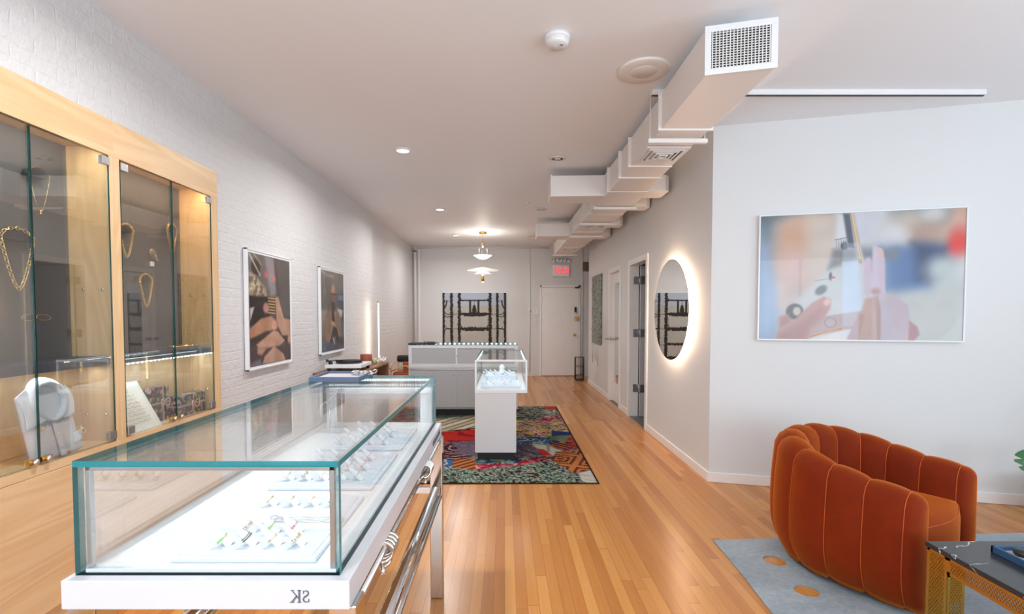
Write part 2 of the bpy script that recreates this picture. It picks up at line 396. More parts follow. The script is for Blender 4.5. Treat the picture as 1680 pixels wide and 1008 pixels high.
# corridor wall with two door openings
T = 0.12; D2 = (5.98, 6.80); D1 = (7.36, 8.08); DH = 2.12
mb = MB()
for (a, b) in ((angY(XR) , D2[0]), (D2[1], D1[0]), (D1[1], 10.15)): mb.box(XR, XR + T, a, b, 0, CE)
for (a, b) in (D2, D1): mb.box(XR, XR + T, a, b, DH, CE)
struct(mb, 'wall_right', M['wall'])
mb = MB().prism([(XR, angY(XR), 0), (4.85, angY(4.85), 0), (4.85, angY(4.85) + T, 0), (XR + 0.03, angY(XR) + T, 0)], (0, 0, CE))
struct(mb, 'wall_angled', M['wall'], 'white wall running at an angle behind the armchair')
# closed-off surroundings: the room behind the open door, the hall end
mb = MB().box(XR + T, 3.4, 4.75, 4.85, 0, CE).box(XR + T, 3.4, 8.5, 8.6, 0, CE).box(3.4, 3.5, 4.75, 8.6, 0, CE)
struct(mb, 'wall_side_room', M['wall'])
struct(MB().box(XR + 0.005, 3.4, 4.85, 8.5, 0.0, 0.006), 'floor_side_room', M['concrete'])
struct(MB().box(3.1, 3.2, 10.05, YF, 0, CE).box(XR + T, 3.1, 10.05, 10.15, 0, CE), 'wall_hall', M['wall'])
# street side: wall with two tall windows, right-hand wall with one
mb = MB()
for (a, b) in ((-2.4, -1.55), (0.85, 1.55), (3.95, 5.0)): mb.box(a, b, -2.6, -2.45, 0, CE)
for (a, b) in ((-1.55, 0.85), (1.55, 3.95)): mb.box(a, b, -2.6, -2.45, 0, 0.55).box(a, b, -2.6, -2.45, 2.75, CE)
struct(mb, 'wall_front', M['wall'])
mb = MB().box(4.8, 4.95, -2.6, -0.65, 0, CE).box(4.8, 4.95, 1.85, 4.0, 0, CE).box(4.8, 4.95, -0.65, 1.85, 0, 0.6).box(4.8, 4.95, -0.65, 1.85, 2.6, CE)
struct(mb, 'wall_right_street', M['wall'])
for i, (a, b) in enumerate(((-1.55, 0.85), (1.55, 3.95))):
    fr = MB().box(a, a + .06, -2.58, -2.5, .55, 2.75).box(b - .06, b, -2.58, -2.5, .55, 2.75).box(a, b, -2.58, -2.5, .55, .61).box(a, b, -2.58, -2.5, 2.69, 2.75).box((a + b) / 2 - .025, (a + b) / 2 + .025, -2.58, -2.5, .55, 2.75)
    o = struct(fr, 'window_%d' % (i + 1), M['trim']); kid(MB().box(a, b, -2.56, -2.55, .55, 2.75), 'pane', M['glass'], o)
fr = MB().box(4.83, 4.9, -.65, -.59, .6, 2.6).box(4.83, 4.9, 1.79, 1.85, .6, 2.6).box(4.83, 4.9, -.65, 1.85, .6, .66).box(4.83, 4.9, -.65, 1.85, 2.54, 2.6)
o = struct(fr, 'window_3', M['trim']); kid(MB().box(4.87, 4.88, -.6, 1.8, .6, 2.6), 'pane', M['glass'], o)
# skirting
mb = MB()
for (a, b) in ((angY(XR), D2[0] - .06), (D2[1] + .06, D1[0] - .06), (D1[1] + .06, 10.15)): mb.box(XR - .014, XR, a, b, 0, .085)
struct(mb, 'baseboard_right', M['trim'], None, .004)
n = Vector((-0.248, -1, 0)).normalized()
a, b = Vector((XR - .014, angY(XR) , 0)), Vector((4.8, angY(4.8), 0))
struct(MB().prism([a, b, b + n * .014, a + n * .014], (0, 0, .085)), 'baseboard_angled', M['trim'], None, .004)
struct(MB().box(-1.95, .55, YF - .014, YF, 0, .09), 'baseboard_far', M['trim'])

# door casings
for i, (a, b) in enumerate((D2, D1)):
    mb = MB().box(XR - .02, XR, a - .055, a, 0, DH + .055).box(XR - .02, XR, b, b + .055, 0, DH + .055).box(XR - .02, XR, a, b, DH, DH + .055)
    mb.box(XR - .02, XR + T, a - .001, a + .018, 0, DH).box(XR - .02, XR + T, b - .018, b + .001, 0, DH).box(XR - .02, XR + T, a, b, DH - .018, DH)
    struct(mb, 'trim_%d' % (i + 1), M['trim'], 'white casing round a door of the right wall', .003)
# door 1: closed, narrow mirror panel
a, b = D1[0] + .02, D1[1] - .02
d = struct(MB().box(XR + .045, XR + .085, a, b, .012, DH - .02), 'door_1', M['trim'], 'closed white door with a narrow mirror panel')
kid(MB().box(XR + .038, XR + .0455, a + .22, b - .16, .33, 1.93), 'mirror_panel', M['mirror2'], d)
mb = MB(); 
for (y0, y1, z0, z1) in ((a + .20, a + .22, .31, 1.95), (b - .16, b - .14, .31, 1.95), (a + .20, b - .14, .31, .33), (a + .20, b - .14, 1.93, 1.95)): mb.box(XR + .036, XR + .046, y0, y1, z0, z1)
kid(mb, 'panel_moulding', M['trim'], d)
def knob(par, c, axis, mat, r=.026):
    m4 = {'-x': Matrix.Rotation(R(-90), 4, 'Y'), '-y': Matrix.Rotation(R(90), 4, 'X')}[axis]
    return kid(MB().lathe([(0.001, 0), (r, 0), (r, .006), (r * .4, .01), (r * .4, .03), (r * .9, .04), (r, .052), (r * .75, .064), (0.001, .068)], c, 20, 0, m4), 'knob', mat, par)
knob(d, (XR + .045, b - .06, 1.03), '-x', M['alu'])
# a second knob on the casing side of that door (thumb bolt)
o = MB().lathe([(0.001, 0), (.024, 0), (.024, .006), (.01, .01), (.01, .03), (.022, .04), (.024, .052), (.001, .06)], (XR - .02, b + .045, 1.03), 20, 0, Matrix.Rotation(R(-90), 4, 'Y')).build('door_stop_knob', M['alu'])
tag(o, 'round metal knob on the casing left of the mirrored door', 'knob')
# door 2: open into the side room, hinged on the far jamb
d = struct(MB().box(XR + .125, XR + .90, D2[1] - .075, D2[1] - .035, .012, DH - .02), 'door_2', M['doorgrey'], 'grey door standing open into the side room')
for z in (.40, 1.17, 1.90):
    h = MB().box(XR + .045, XR + .122, D2[1] - .022, D2[1] - .018, z - .055, z + .055).box(XR + .13, XR + .20, D2[1] - .079, D2[1] - .075, z - .055, z + .055)
    h.tube([(XR + .118, D2[1] - .06, z - .06), (XR + .118, D2[1] - .06, z + .06)], .009, 10)
    kid(h, 'hinge', M['hinge'], d)
# exit door in the far wall
a, b = .851, 1.70
o = struct(MB().box(a - .035, a, YF - .03, YF, 0, 2.10).box(b, b + .05, YF - .03, YF, 0, 2.10).box(a - .035, b + .05, YF - .03, YF, 2.055, 2.10), 'trim_3', M['trim'], 'casing of the far exit door', .004)
d = struct(MB().box(a + .004, b - .004, YF - .02, YF + .01, .012, 2.045), 'door_3', M['trim'], 'white exit door in the far wall')
kid(MB().box(a, b, YF - .045, YF, 0, .012), 'threshold', M['walnut'], d)
for z in (.35, 1.02, 1.80): kid(MB().tube([(a + .005, YF - .025, z - .05), (a + .005, YF - .025, z + .05)], .01, 8), 'hinge', M['trim'], d)
knob(d, (b - .09, YF - .02, .955), '-y', M['brass'], .03)
kid(MB().box(b - .085, b + .02, YF - .05, YF - .02, 1.29, 1.38), 'lock_case', M['brass'], d)
kid(MB().box(b - .09, b - .04, YF - .045, YF - .02, 1.46, 1.60), 'keypad_lock', M['blacksatin'], d, bevel=.004)
kid(MB().lathe([(.001, 0), (.022, 0), (.02, .02), (.001, .024)], (b - .062, YF - .045, 1.47), 16, 0, Matrix.Rotation(R(90), 4, 'X')), 'cylinder', M['silver'], d)
kid(MB().box(b - .08, b + .02, YF - .055, YF - .02, 2.03, 2.065), 'latch_bar', M['blacksatin'], d)

# pipes, conduits, switches on the far wall
o = MB().tube([(-2.06, YF - .06, 0), (-2.06, YF - .06, 2.86), (-2.06, YF - .06, 2.93)], .026, 12).build('steam_pipe', M['trim']); tag(o, 'white upright pipe in the far left corner of the room', 'pipe')
kid(MB().lathe([(.03, 0), (.034, .01), (.034, .07), (.03, .08)], (-2.06, YF - .06, 2.70), 14), 'coupling', M['offwhite'], o)
kid(MB().lathe([(.026, 0), (.04, .004), (.04, .03), (.026, .034)], (-2.06, YF - .06, 2.86), 14), 'flange', M['pebble'], o)
o = MB().box(-1.995, -1.945, YF - .035, YF, 0, 2.93).build('corner_batten', M['trim'], None, .004); tag(o, 'white upright batten beside the corner pipe', 'batten')
o = MB().tube([(-2.0, YF - .03, 2.955), (1.02, YF - .03, 2.955)], .013, 8).build('ceiling_conduit', M['trim']); tag(o, 'thin white conduit running along the top of the far wall', 'conduit')
for x in (-1.4, -.6, .2, .8): kid(MB().box(x - .012, x + .012, YF - .045, YF, 2.935, 2.975), 'clip', M['trim'], o)
o = MB().tube([(.578, YF - .015, .09), (.578, YF - .015, 2.94)], .009, 8).build('wall_conduit', M['trim']); tag(o, 'thin white conduit running down the far wall left of the exit door', 'conduit')
kid(MB().lathe([(.001, 0), (.03, 0), (.03, .02), (.001, .022)], (.578, YF - .005, 1.52), 14, 0, Matrix.Rotation(R(90), 4, 'X')), 'junction', M['trim'], o)
o = MB().tube([(1.79, YF - .02, 0), (1.79, YF - .02, 2.94)], .012, 8).build('wall_conduit', M['trim']); tag(o, 'thin white conduit running down the far wall right of the exit door', 'conduit')
t_ = thing('switch_plate', 'white double light switch on the far wall left of the exit door', 'light switch', (.71, YF, 1.40))
kid(MB().box(.64, .79, YF - .012, YF, 1.41, 1.60), 'plate', M['offwhite'], t_, bevel=.004)
for x in (.68, .75): kid(MB().box(x - .018, x + .018, YF - .018, YF - .012, 1.47, 1.54), 'rocker', M['white'], t_, bevel=.003)
o = MB().box(.67, .73, YF - .01, YF, 1.24, 1.33).build('thermostat', M['offwhite'], None, .003); tag(o, 'small white thermostat below the double light switch', 'thermostat')
# return-air grille
t_ = thing('wall_vent', 'dark brown square grille high on the far wall right of the exit door', 'vent', (1.88, YF, 2.42))
kid(MB().box(1.80, 2.02, YF - .012, YF, 2.42, 2.64), 'frame', M['pebble'], t_)
mb = MB()
for k in range(9): mb.box(1.815, 2.005, YF - .02, YF - .012, 2.432 + k * .0225, 2.445 + k * .0225)
kid(mb, 'louvres', M['pebble'], t_)
# exit sign (lettering reads in reverse, as in the photograph) with lamp heads above
def text_mesh(name, body, size, mat, loc, rot, mirror=True, depth=.002, parent=None, sx=1.0):
    cu = bpy.data.curves.new(name, 'FONT'); cu.body = body; cu.size = size; cu.extrude = depth; cu.align_x = 'CENTER'; cu.align_y = 'CENTER'
    tmp = bpy.data.objects.new(name, cu); COL.objects.link(tmp)
    dg = bpy.context.evaluated_depsgraph_get(); me = bpy.data.meshes.new_from_object(tmp.evaluated_get(dg))
    bpy.data.objects.remove(tmp)
    me.transform(Matrix.Rotation(rot[2], 4, 'Z') @ Matrix.Rotation(rot[0], 4, 'X') @ Matrix.Diagonal((-sx if mirror else sx, 1, 1, 1)))
    if mirror: me.flip_normals()
    me.materials.clear(); me.materials.append(mat)
    o = bpy.data.objects.new(name, me); COL.objects.link(o)
    off = Vector(loc)
    if parent is not None: off -= parent.location; o.parent = parent
    o.location = off; return o
t_ = thing('exit_sign', 'white exit sign with glowing red letters above the far door', 'sign', (1.295, YF, 2.30))
kid(MB().box(1.10, 1.49, YF - .055, YF, 2.30, 2.575), 'housing', M['white'], t_, bevel=.008)
text_mesh('lettering', 'EXIT', .215, M['exitred'], (1.295, YF - .058, 2.435), (R(90), 0, 0), True, .003, t_, .80)
t_ = thing('emergency_light', 'grey emergency light with a row of round lamp heads above the exit sign', 'lamp', (1.295, YF, 2.62))
kid(MB().box(1.12, 1.47, YF - .04, YF, 2.62, 2.66), 'bar', M['offwhite'], t_)
for k in range(5):
    x = 1.12 + k * .0875
    h = kid(MB().lathe([(.02, 0), (.045, .01), (.045, .045), (.036, .05), (.001, .04)], (x, YF - .03, 2.66 + .012 * (k % 2)), 16, 0, Matrix.Rotation(R(90), 4, 'X')), 'lamp_head', M['hinge'], t_)

# ============================================================ ceiling: ducts, lamps, speakers
duct = thing('air_duct', 'long white painted air duct hanging under the ceiling along the right wall', 'duct', (1.25, 2.55, 2.69))
ZB, ZT = 2.69, 2.93
def plan(pts, z0, z1, mb=None): return (mb or MB()).prism([(x, y, z0) for x, y in pts], (0, 0, z1 - z0))
kid(plan([(1.06, 2.62), (1.383, 2.54), (1.40, 3.36), (1.064, 3.36)], ZB, ZT), 'front_section', M['duct'], duct, bevel=.003)
kid(plan([(1.075, 3.36), (1.385, 3.36), (1.44, 4.55), (1.075, 4.55)], ZB + .004, ZT), 'duct_section', M['duct'], duct, bevel=.003)
kid(plan([(1.075, 4.55), (1.44, 4.55), (1.485, 5.4), (1.49, 6.2), (1.068, 6.2)], ZB - .002, ZT), 'duct_section', M['duct'], duct, bevel=.003)
kid(plan([(1.062, 6.2), (1.492, 6.2), (1.50, 8.1), (1.05, 8.1)], ZB + .003, ZT), 'duct_section', M['duct'], duct, bevel=.003)
kid(plan([(1.05, 8.1), (1.49, 8.1), (1.43, 10.4), (1.05, 10.4)], ZB - .002, ZT), 'duct_section', M['duct'], duct, bevel=.003)
for y, x1 in ((3.36, 1.405), (4.2, 1.42), (4.55, 1.445), (5.05, 1.475), (6.2, 1.495), (7.5, 1.50), (8.1, 1.505), (9.0, 1.475), (9.8, 1.45)):
    e_ = .010 if y == 3.36 else .004
    kid(MB().box(1.052 - e_, x1 + e_, y - .008, y + .008, ZB - .002 - e_, ZT + .004), 'seam_flange', M['duct'], duct)
b1 = kid(plan([(.50, 5.28), (1.08, 5.25), (1.08, 5.62), (.50, 5.60)], ZB + .006, 2.915), 'left_branch', M['duct'], duct, bevel=.004)
kid(MB().box(.492, .504, 5.26, 5.62, ZB - .004, 2.925), 'end_cap', M['duct'], b1)
b2 = kid(plan([(.53, 7.97), (1.06, 7.93), (1.06, 8.32), (.53, 8.32)], ZB + .006, 2.905), 'left_branch', M['duct'], duct, bevel=.004)
kid(MB().box(.522, .534, 7.94, 8.34, ZB - .004, 2.915), 'end_cap', M['duct'], b2)
for (y0, y1, x1) in ((5.05, 5.38, 1.70), (5.78, 6.02, 1.72), (6.95, 7.2, 1.68), (7.9, 8.3, 1.72)):
    kid(plan([(1.45, y0), (x1 - .05, y0), (x1, y0 + .05), (x1, y1), (1.45, y1)], ZB + .01, 2.86), 'right_branch', M['duct'], duct, bevel=.004)
for (y, x0, x1) in ((3.52, 1.02, 1.44), (5.72, 1.03, 1.53), (6.72, 1.03, 1.53), (7.78, 1.03, 1.56), (10.2, 1.0, 1.50)):
    s_ = kid(MB().box(x0, x1, y - .018, y + .018, ZB - .042, ZB - .014), 'hanger_bar', M['duct'], duct)
    kid(MB().tube([(x0 + .015, y, ZB - .03), (x0 + .015, y, CE)], .004, 6), 'rod', M['duct'], s_)
    kid(MB().tube([(x1 - .015, y, ZB - .03), (x1 - .015, y, CE)], .004, 6), 'rod', M['duct'], s_)
# end grille
g = kid(MB(), 'grille', M['white'], duct) if False else None
c0, c1 = Vector((1.052, 2.618, 0)), Vector((1.390, 2.534, 0)); ux = (c1 - c0).normalized(); un = Vector((ux.y, -ux.x, 0)); L = (c1 - c0).length
def gp(u, z, dn=0.0): return c0 + ux * u + un * dn + Vector((0, 0, z))
mb = MB()
def slab(u0, u1, z0, z1, d0, d1, mi=0):
    mb.obox(gp((u0 + u1) / 2, (z0 + z1) / 2, (d0 + d1) / 2), ux * (u1 - u0) / 2, un * (d1 - d0) / 2, Vector((0, 0, (z1 - z0) / 2)), mi)
slab(0, L, 2.685, 2.715, 0, .012); slab(0, L, 2.905, 2.938, 0, .012); slab(0, .032, 2.715, 2.905, 0, .012); slab(L - .032, L, 2.715, 2.905, 0, .012)
gf = kid(mb, 'grille_frame', M['white'], duct, bevel=.002)
mb = MB(); slab(.03, L - .03, 2.71, 2.91, -.001, .0005); kid(mb, 'duct_shade_sheet', M['dark'], duct)  # duct end is closed; dark sheet stands for the shade inside
mb = MB()
for k in range(17): slab(.036 + k * (L - .075) / 16, .0405 + k * (L - .075) / 16, 2.713, 2.907, .006, .011)
kid(mb, 'upright_vanes', M['white'], duct)
mb = MB()
for k in range(15): slab(.03, L - .03, 2.717 + k * .0128, 2.7215 + k * .0128, .001, .005)
kid(mb, 'level_vanes', M['offwhite'], duct)
# square diffusers in the underside
for (xc, yc, h) in ((1.235, 3.87, .165), (1.28, 6.95, .15), (1.25, 9.35, .15)):
    dd = kid(MB().box(xc - h, xc + h, yc - h, yc + h, ZB - .012, ZB + .002), 'diffuser', M['white'], duct, bevel=.002)
    for q in range(4):
        mb = MB(); r0 = h * (.82 - q * .2); r1 = r0 - h * .085
        for (x0, x1, y0, y1) in ((-r0, r0, -r0, -r1), (-r0, r0, r1, r0), (-r0, -r1, -r1, r1), (r1, r0, -r1, r1)): mb.box(xc + x0, xc + x1, yc + y0, yc + y1, ZB - .019 - .003 * q, ZB - .013)
        kid(mb, 'louvre_ring', M['white'] if q % 2 else M['white'], dd)
        mb = MB(); r2 = r1 - h * .05
        for (x0, x1, y0, y1) in ((-r1, r1, -r1, -r2), (-r1, r1, r2, r1), (-r1, -r2, -r2, r2), (r2, r1, -r2, r2)): mb.box(xc + x0, xc + x1, yc + y0, yc + y1, ZB - .0145, ZB - .0125)
        kid(mb, 'gap_shade', M['dark'], dd)  # dark strips for the shade between the louvre rings
# recessed lamps
WH = {0: 'lit recessed lamp nearest the camera on the left of the ceiling', 1: 'lit recessed lamp in the middle of the left ceiling row', 2: 'lit recessed lamp at the far end of the left ceiling row beside the pendant',
      3: 'unlit recessed lamp nearest the camera, left of the duct', 4: 'unlit recessed lamp in the middle, between the two duct branches', 5: 'unlit recessed lamp at the far end beside the second duct branch'}
for i, (x, y, on) in enumerate(CANS[:6]):
    t_ = thing('ceiling_downlight', WH[i], 'ceiling lamp', (x, y, 2.97), 0, 'recessed ceiling lamps')
    kid(MB().lathe([(.058, 2.998), (.082, 2.998), (.085, 2.990), (.062, 2.984), (.058, 2.990)], (x, y, 0), 32), 'trim_ring', M['white'] if on else M['offwhite'], t_)
    kid(MB().lathe([(.001, 2.993), (.060, 2.993), (.060, 2.997), (.001, 2.997)], (x, y, 0), 32), 'lens', M['lampglass'] if on else M['pebble'], t_)
    if not on: kid(MB().lathe([(.001, 2.985), (.028, 2.985), (.034, 2.993), (.034, 2.996)], (x, y, 0), 24), 'reflector', M['offwhite'], t_)
for (x, y, on) in CANS[6:]:  # trim rings for the two added, unseen fill lamps
    t_ = thing('ceiling_downlight', 'added fill lamp, out of view, above the nearest wall cabinet' if y > 0 else 'added fill lamp, out of view, nearest the street windows', 'ceiling lamp', (x, y, 2.97), 0, 'recessed ceiling lamps')
    kid(MB().lathe([(.058, 2.998), (.082, 2.998), (.085, 2.990), (.062, 2.984), (.058, 2.990)], (x, y, 0), 32), 'trim_ring', M['white'], t_)
t_ = thing('ceiling_speaker', 'large round flush speaker in the ceiling left of the duct grille', 'speaker', (.893, 3.19, 2.98))
kid(MB().lathe([(.001, 3.0), (.165, 3.0), (.165, 2.992), (.155, 2.985), (.085, 2.988), (.001, 2.988)], (.893, 3.19, 0), 48), 'ring', M['duct'], t_)
kid(MB().lathe([(.001, 2.984), (.08, 2.984), (.084, 2.988)], (.893, 3.19, 0), 40), 'mesh_grille', M['offwhite'], t_)
t_ = thing('smoke_detector', 'round white smoke detector on the ceiling', 'smoke detector', (.296, 2.812, 2.94))
kid(MB().lathe([(.001, 3.0), (.073, 3.0), (.073, 2.985), (.066, 2.978), (.001, 2.978)], (.296, 2.812, 0), 40), 'base', M['white'], t_)
kid(MB().lathe([(.060, 2.980), (.066, 2.972), (.064, 2.955), (.052, 2.945), (.001, 2.943)], (.296, 2.812, 0), 40), 'cover', M['white'], t_)
kid(MB().lathe([(.001, 2.941), (.009, 2.941), (.009, 2.945)], (.320, 2.79, 0), 14), 'test_button', M['alu'], t_)
for k in range(8):
    q = k * math.pi / 4; kid(MB().obox((.296 + .0655 * math.cos(q), 2.812 + .0655 * math.sin(q), 2.966), (.001 * math.cos(q), .001 * math.sin(q), 0), (-.014 * math.sin(q), .014 * math.cos(q), 0), (0, 0, .004)), 'slot', M['offwhite'], t_)
o = MB().lathe([(.001, 3.0), (.03, 3.0), (.028, 2.99), (.012, 2.988), (.012, 2.965), (.001, 2.963)], (.324, 6.887, 0), 20).build('sprinkler_head', M['trim']); tag(o, 'small white sprinkler head on the ceiling between the duct branches', 'sprinkler')
# curtain track
t_ = thing('ceiling_track', 'slim white track across the ceiling behind the air duct', 'curtain rail', (2.2, 3.5, 2.96))
kid(MB().box(1.03, 3.36, 3.455, 3.50, 2.965, 3.0), 'rail', M['white'], t_, bevel=.002)
kid(MB().box(1.03, 3.36, 3.47, 3.485, 2.962, 2.9655), 'slot', M['dark'], t_)  # dark strip for the shade in the groove
# pendant lamp with glass dishes
PXY = (-.419, 9.366); t_ = thing('pendant_lamp', 'pendant lamp with stacked glass dishes and brass fittings hanging in front of the far wall', 'lamp', (PXY[0], PXY[1], 2.02))
def pl(prof, name, mat, par=t_, n=40): return kid(MB().lathe([(r, z) for r, z in prof], (PXY[0], PXY[1], 0), n), name, mat, par)
pl([(.001, 3.0), (.072, 3.0), (.072, 2.972), (.001, 2.972)], 'canopy', M['brass'])
for k in range(3):
    q = k * 2.094 + .4; kid(MB().tube([(PXY[0] + .06 * math.cos(q), PXY[1] + .06 * math.sin(q), 2.97), (PXY[0] + .10 * math.cos(q), PXY[1] + .10 * math.sin(q), 2.53)], .0012, 5), 'wire', M['silver'], t_)
    kid(MB().tube([(PXY[0] + .10 * math.cos(q), PXY[1] + .10 * math.sin(q), 2.53), (PXY[0] + .13 * math.cos(q), PXY[1] + .13 * math.sin(q), 2.24)], .0012, 5), 'wire', M['silver'], t_)
kid(MB().tube([(PXY[0], PXY[1], 2.97), (PXY[0], PXY[1], 2.78)], .004, 6), 'stem', M['brass'], t_)
pl([(.001, 2.79), (.02, 2.79), (.022, 2.735), (.001, 2.735)], 'upper_socket', M['brass'])
pl([(.001, 2.735), (.014, 2.73), (.016, 2.715), (.001, 2.70)], 'upper_bulb', M['bulb'])
pl([(.175, 2.555), (.14, 2.535), (.08, 2.500), (.03, 2.487), (.001, 2.485), (.001, 2.479), (.03, 2.481), (.08, 2.494), (.14, 2.529), (.178, 2.553)], 'glass_dish', M['opal'])
pl([(.31, 2.270), (.2, 2.292), (.11, 2.315), (.05, 2.328), (.001, 2.331), (.001, 2.327), (.05, 2.324), (.11, 2.311), (.2, 2.288), (.31, 2.266)], 'clear_dish', M['disc'])
pl([(.17, 2.205), (.11, 2.235), (.05, 2.252), (.001, 2.256), (.001, 2.250), (.05, 2.246), (.11, 2.229), (.17, 2.199)], 'small_dish', M['disc'])
pl([(.001, 2.215), (.016, 2.205), (.018, 2.185), (.001, 2.17)], 'lower_bulb', M['bulb'])
pl([(.001, 2.17), (.026, 2.17), (.026, 2.06), (.001, 2.06)], 'lower_socket', M['brass'])
pl([(.001, 2.058), (.018, 2.058), (.012, 2.04), (.001, 2.036)], 'finial_bulb', M['bulb'])
d_ = bpy.data.lights.new('pendant_glow', 'POINT'); d_.energy = 9; d_.color = (1, .9, .78); d_.shadow_soft_size = .05
o = bpy.data.objects.new('pendant_glow', d_); COL.objects.link(o); o.location = (PXY[0], PXY[1], 2.62)
# ============================================================ built-in wall cabinets
XC, XB = -2.04, -2.26          # glass / face plane and back panel plane
Z0, Z1, ZTOP = .765, 2.25, 2.437
def cabinet(y0, y1, s0, s1, split, lbl, warm):
    """y0..y1 outer, s0 / s1 = widths of the near and far stile"""
    c = thing('display_cabinet', lbl, 'display cabinet', (XC, (y0 + y1) / 2, 0))
    kid(MB().box(XC - .02, XC, y0, y1, Z1, ZTOP), 'fascia', M['ash_y'], c, bevel=.0015)
    if s0: kid(MB().box(XC - .02, XC, y0, y0 + s0, Z0, Z1), 'stile', M['ash_z'], c)
    if s1: kid(MB().box(XC - .02, XC, y1 - s1, y1, Z0, Z1), 'stile', M['ash_z'], c)
    a, b = y0 + s0, y1 - s1
    kid(MB().box(XB, XC - .02, y0 + .002, a if s0 else y0 + .02, Z0 - .02, Z1 + .045), 'side_panel', M['ash_in'], c)
    kid(MB().box(XB, XC - .02, b, y1 - .002, Z0 - .02, Z1 + .045), 'side_panel', M['ash_in'], c)
    kid(MB().box(XB, XC - .02, y0, y1, Z1 + .045, Z1 + .06), 'top_panel', M['ash_in'], c)
    kid(MB().box(XB, XC, y0, y1, Z0 - .04, Z0), 'sill', M['ash_y'], c, bevel=.0015)
    kid(MB().box(XB - .02, XB, y0, y1, Z0 - .02, 1.20), 'lower_back_panel', M['ash_in'], c)
    kid(MB().box(XB - .02, XB, y0, y1, 1.20, Z1 + .045), 'back_panel', M['felt'], c)
    kid(MB().box(XB, XC - .02, a, b, 1.168, 1.212), 'shelf', M['shelf'], c, bevel=.003) if s1 < .075 else kid(MB().box(XB, XC - .02, a, b, 1.168, 1.212), 'shelf', M['shelf'], c, bevel=.003)
    for (d0, d1, hy) in ((a + .004, split - .003, a), (split + .003, b - .004, b)):
        if d1 - d0 < .1: continue
        g = kid(MB().pane(XC - .006, XC + .002, d0, d1, Z0 + .006, Z1 - .006, 'x'), 'glass_door', [M['glass_cab'], M['edge_dark']], c)
        for z in (Z0 + .035, Z1 - .035):
            s = 1 if hy == a else -1
            kid(MB().box(XC - .012, XC + .009, hy + (.004 if s > 0 else -.052), hy + (.052 if s > 0 else -.004), z - .021, z + .021), 'hinge', M['alu'], g, bevel=.002)
        s = 1 if d0 > split else -1
        k = kid(MB().box(XC - .01, XC + .006, min(split + s * .006, split + s * .055), max(split + s * .006, split + s * .055), Z0 + .012, Z0 + .036), 'latch', M['brass'], g, bevel=.002)
        kid(MB().lathe([(.001, 0), (.012, 0), (.013, .012), (.009, .016), (.001, .017)], (XC + .006, split + s * .03, Z0 + .024), 18, 0, Matrix.Rotation(R(90), 4, 'Y')), 'lock_button', M['silver'], k)
    kid(MB().box(XC - .02, XC, y0, y1, .10, Z0 - .042), 'lower_door', M['ash_y'], c, bevel=.0015)
    kid(MB().box(XC - .10, XC - .03, y0, y1, 0, .10), 'plinth', M['ash_y'], c)
    for (xx, zz) in ((XC - .05, 1.56), (XC - .15, 1.56), (XC - .05, .905), (XC - .15, .905)):
        kid(MB().lathe([(.001, 0), (.007, 0), (.007, .004), (.001, .005)], (xx, b, zz), 10, 0, Matrix.Rotation(R(90), 4, 'X')), 'screw', M['silver'], c)
    if warm:
        kid(MB().box(XC - .04, XC - .025, a + .01, b - .01, Z1 + .037, Z1 + .044), 'cabinet_lamp', M['led_warm'], c)
        area('cabinet_warm_lamp', (XC - .035, (a + b) / 2, Z1 + .034), (0, R(15), 0), .012, .7, 4.0, (1.0, .76, .50))
        mb = MB()
        for k in range(24):
            yy = a + .012 + k * (b - a - .024) / 23; mb.box(XC - .019, XC - .013, yy - .005, yy + .005, 1.157, 1.168)
        kid(MB().box(XC - .022, XC - .010, a, b, 1.164, 1.170), 'led_strip', M['shelf'], c)
        kid(mb, 'led_dots', M['led'], c)
        area('cabinet_shelf_light', (XC - .09, (a + b) / 2, 1.158), (0, 0, 0), .008, .75, 1.3, (.85, .95, 1.0))
    else:  # cabinet without its own light: both lamps added to brighten the inside
        area('cabinet_shelf_light', (XC - .09, (a + b) / 2, 1.158), (0, 0, 0), .008, .75, 1.0, (.95, .97, 1.0))
        area('cabinet_top_fill', (XC - .035, (a + b) / 2, Z1 + .034), (0, R(15), 0), .012, .7, 3.0, (.97, 1.0, .93))
    return c
YM = 2.575
cabA = cabinet(CA0, YM, .06, .034, 2.119, 'ash wall cabinet nearest the camera, with a folded white shirt behind its glass doors', False)
cabB = cabinet(YM, CA1, .034, .076, 3.014, 'ash wall cabinet farther from the camera, with lit shelf, gift boxes and jewellery cards', True)

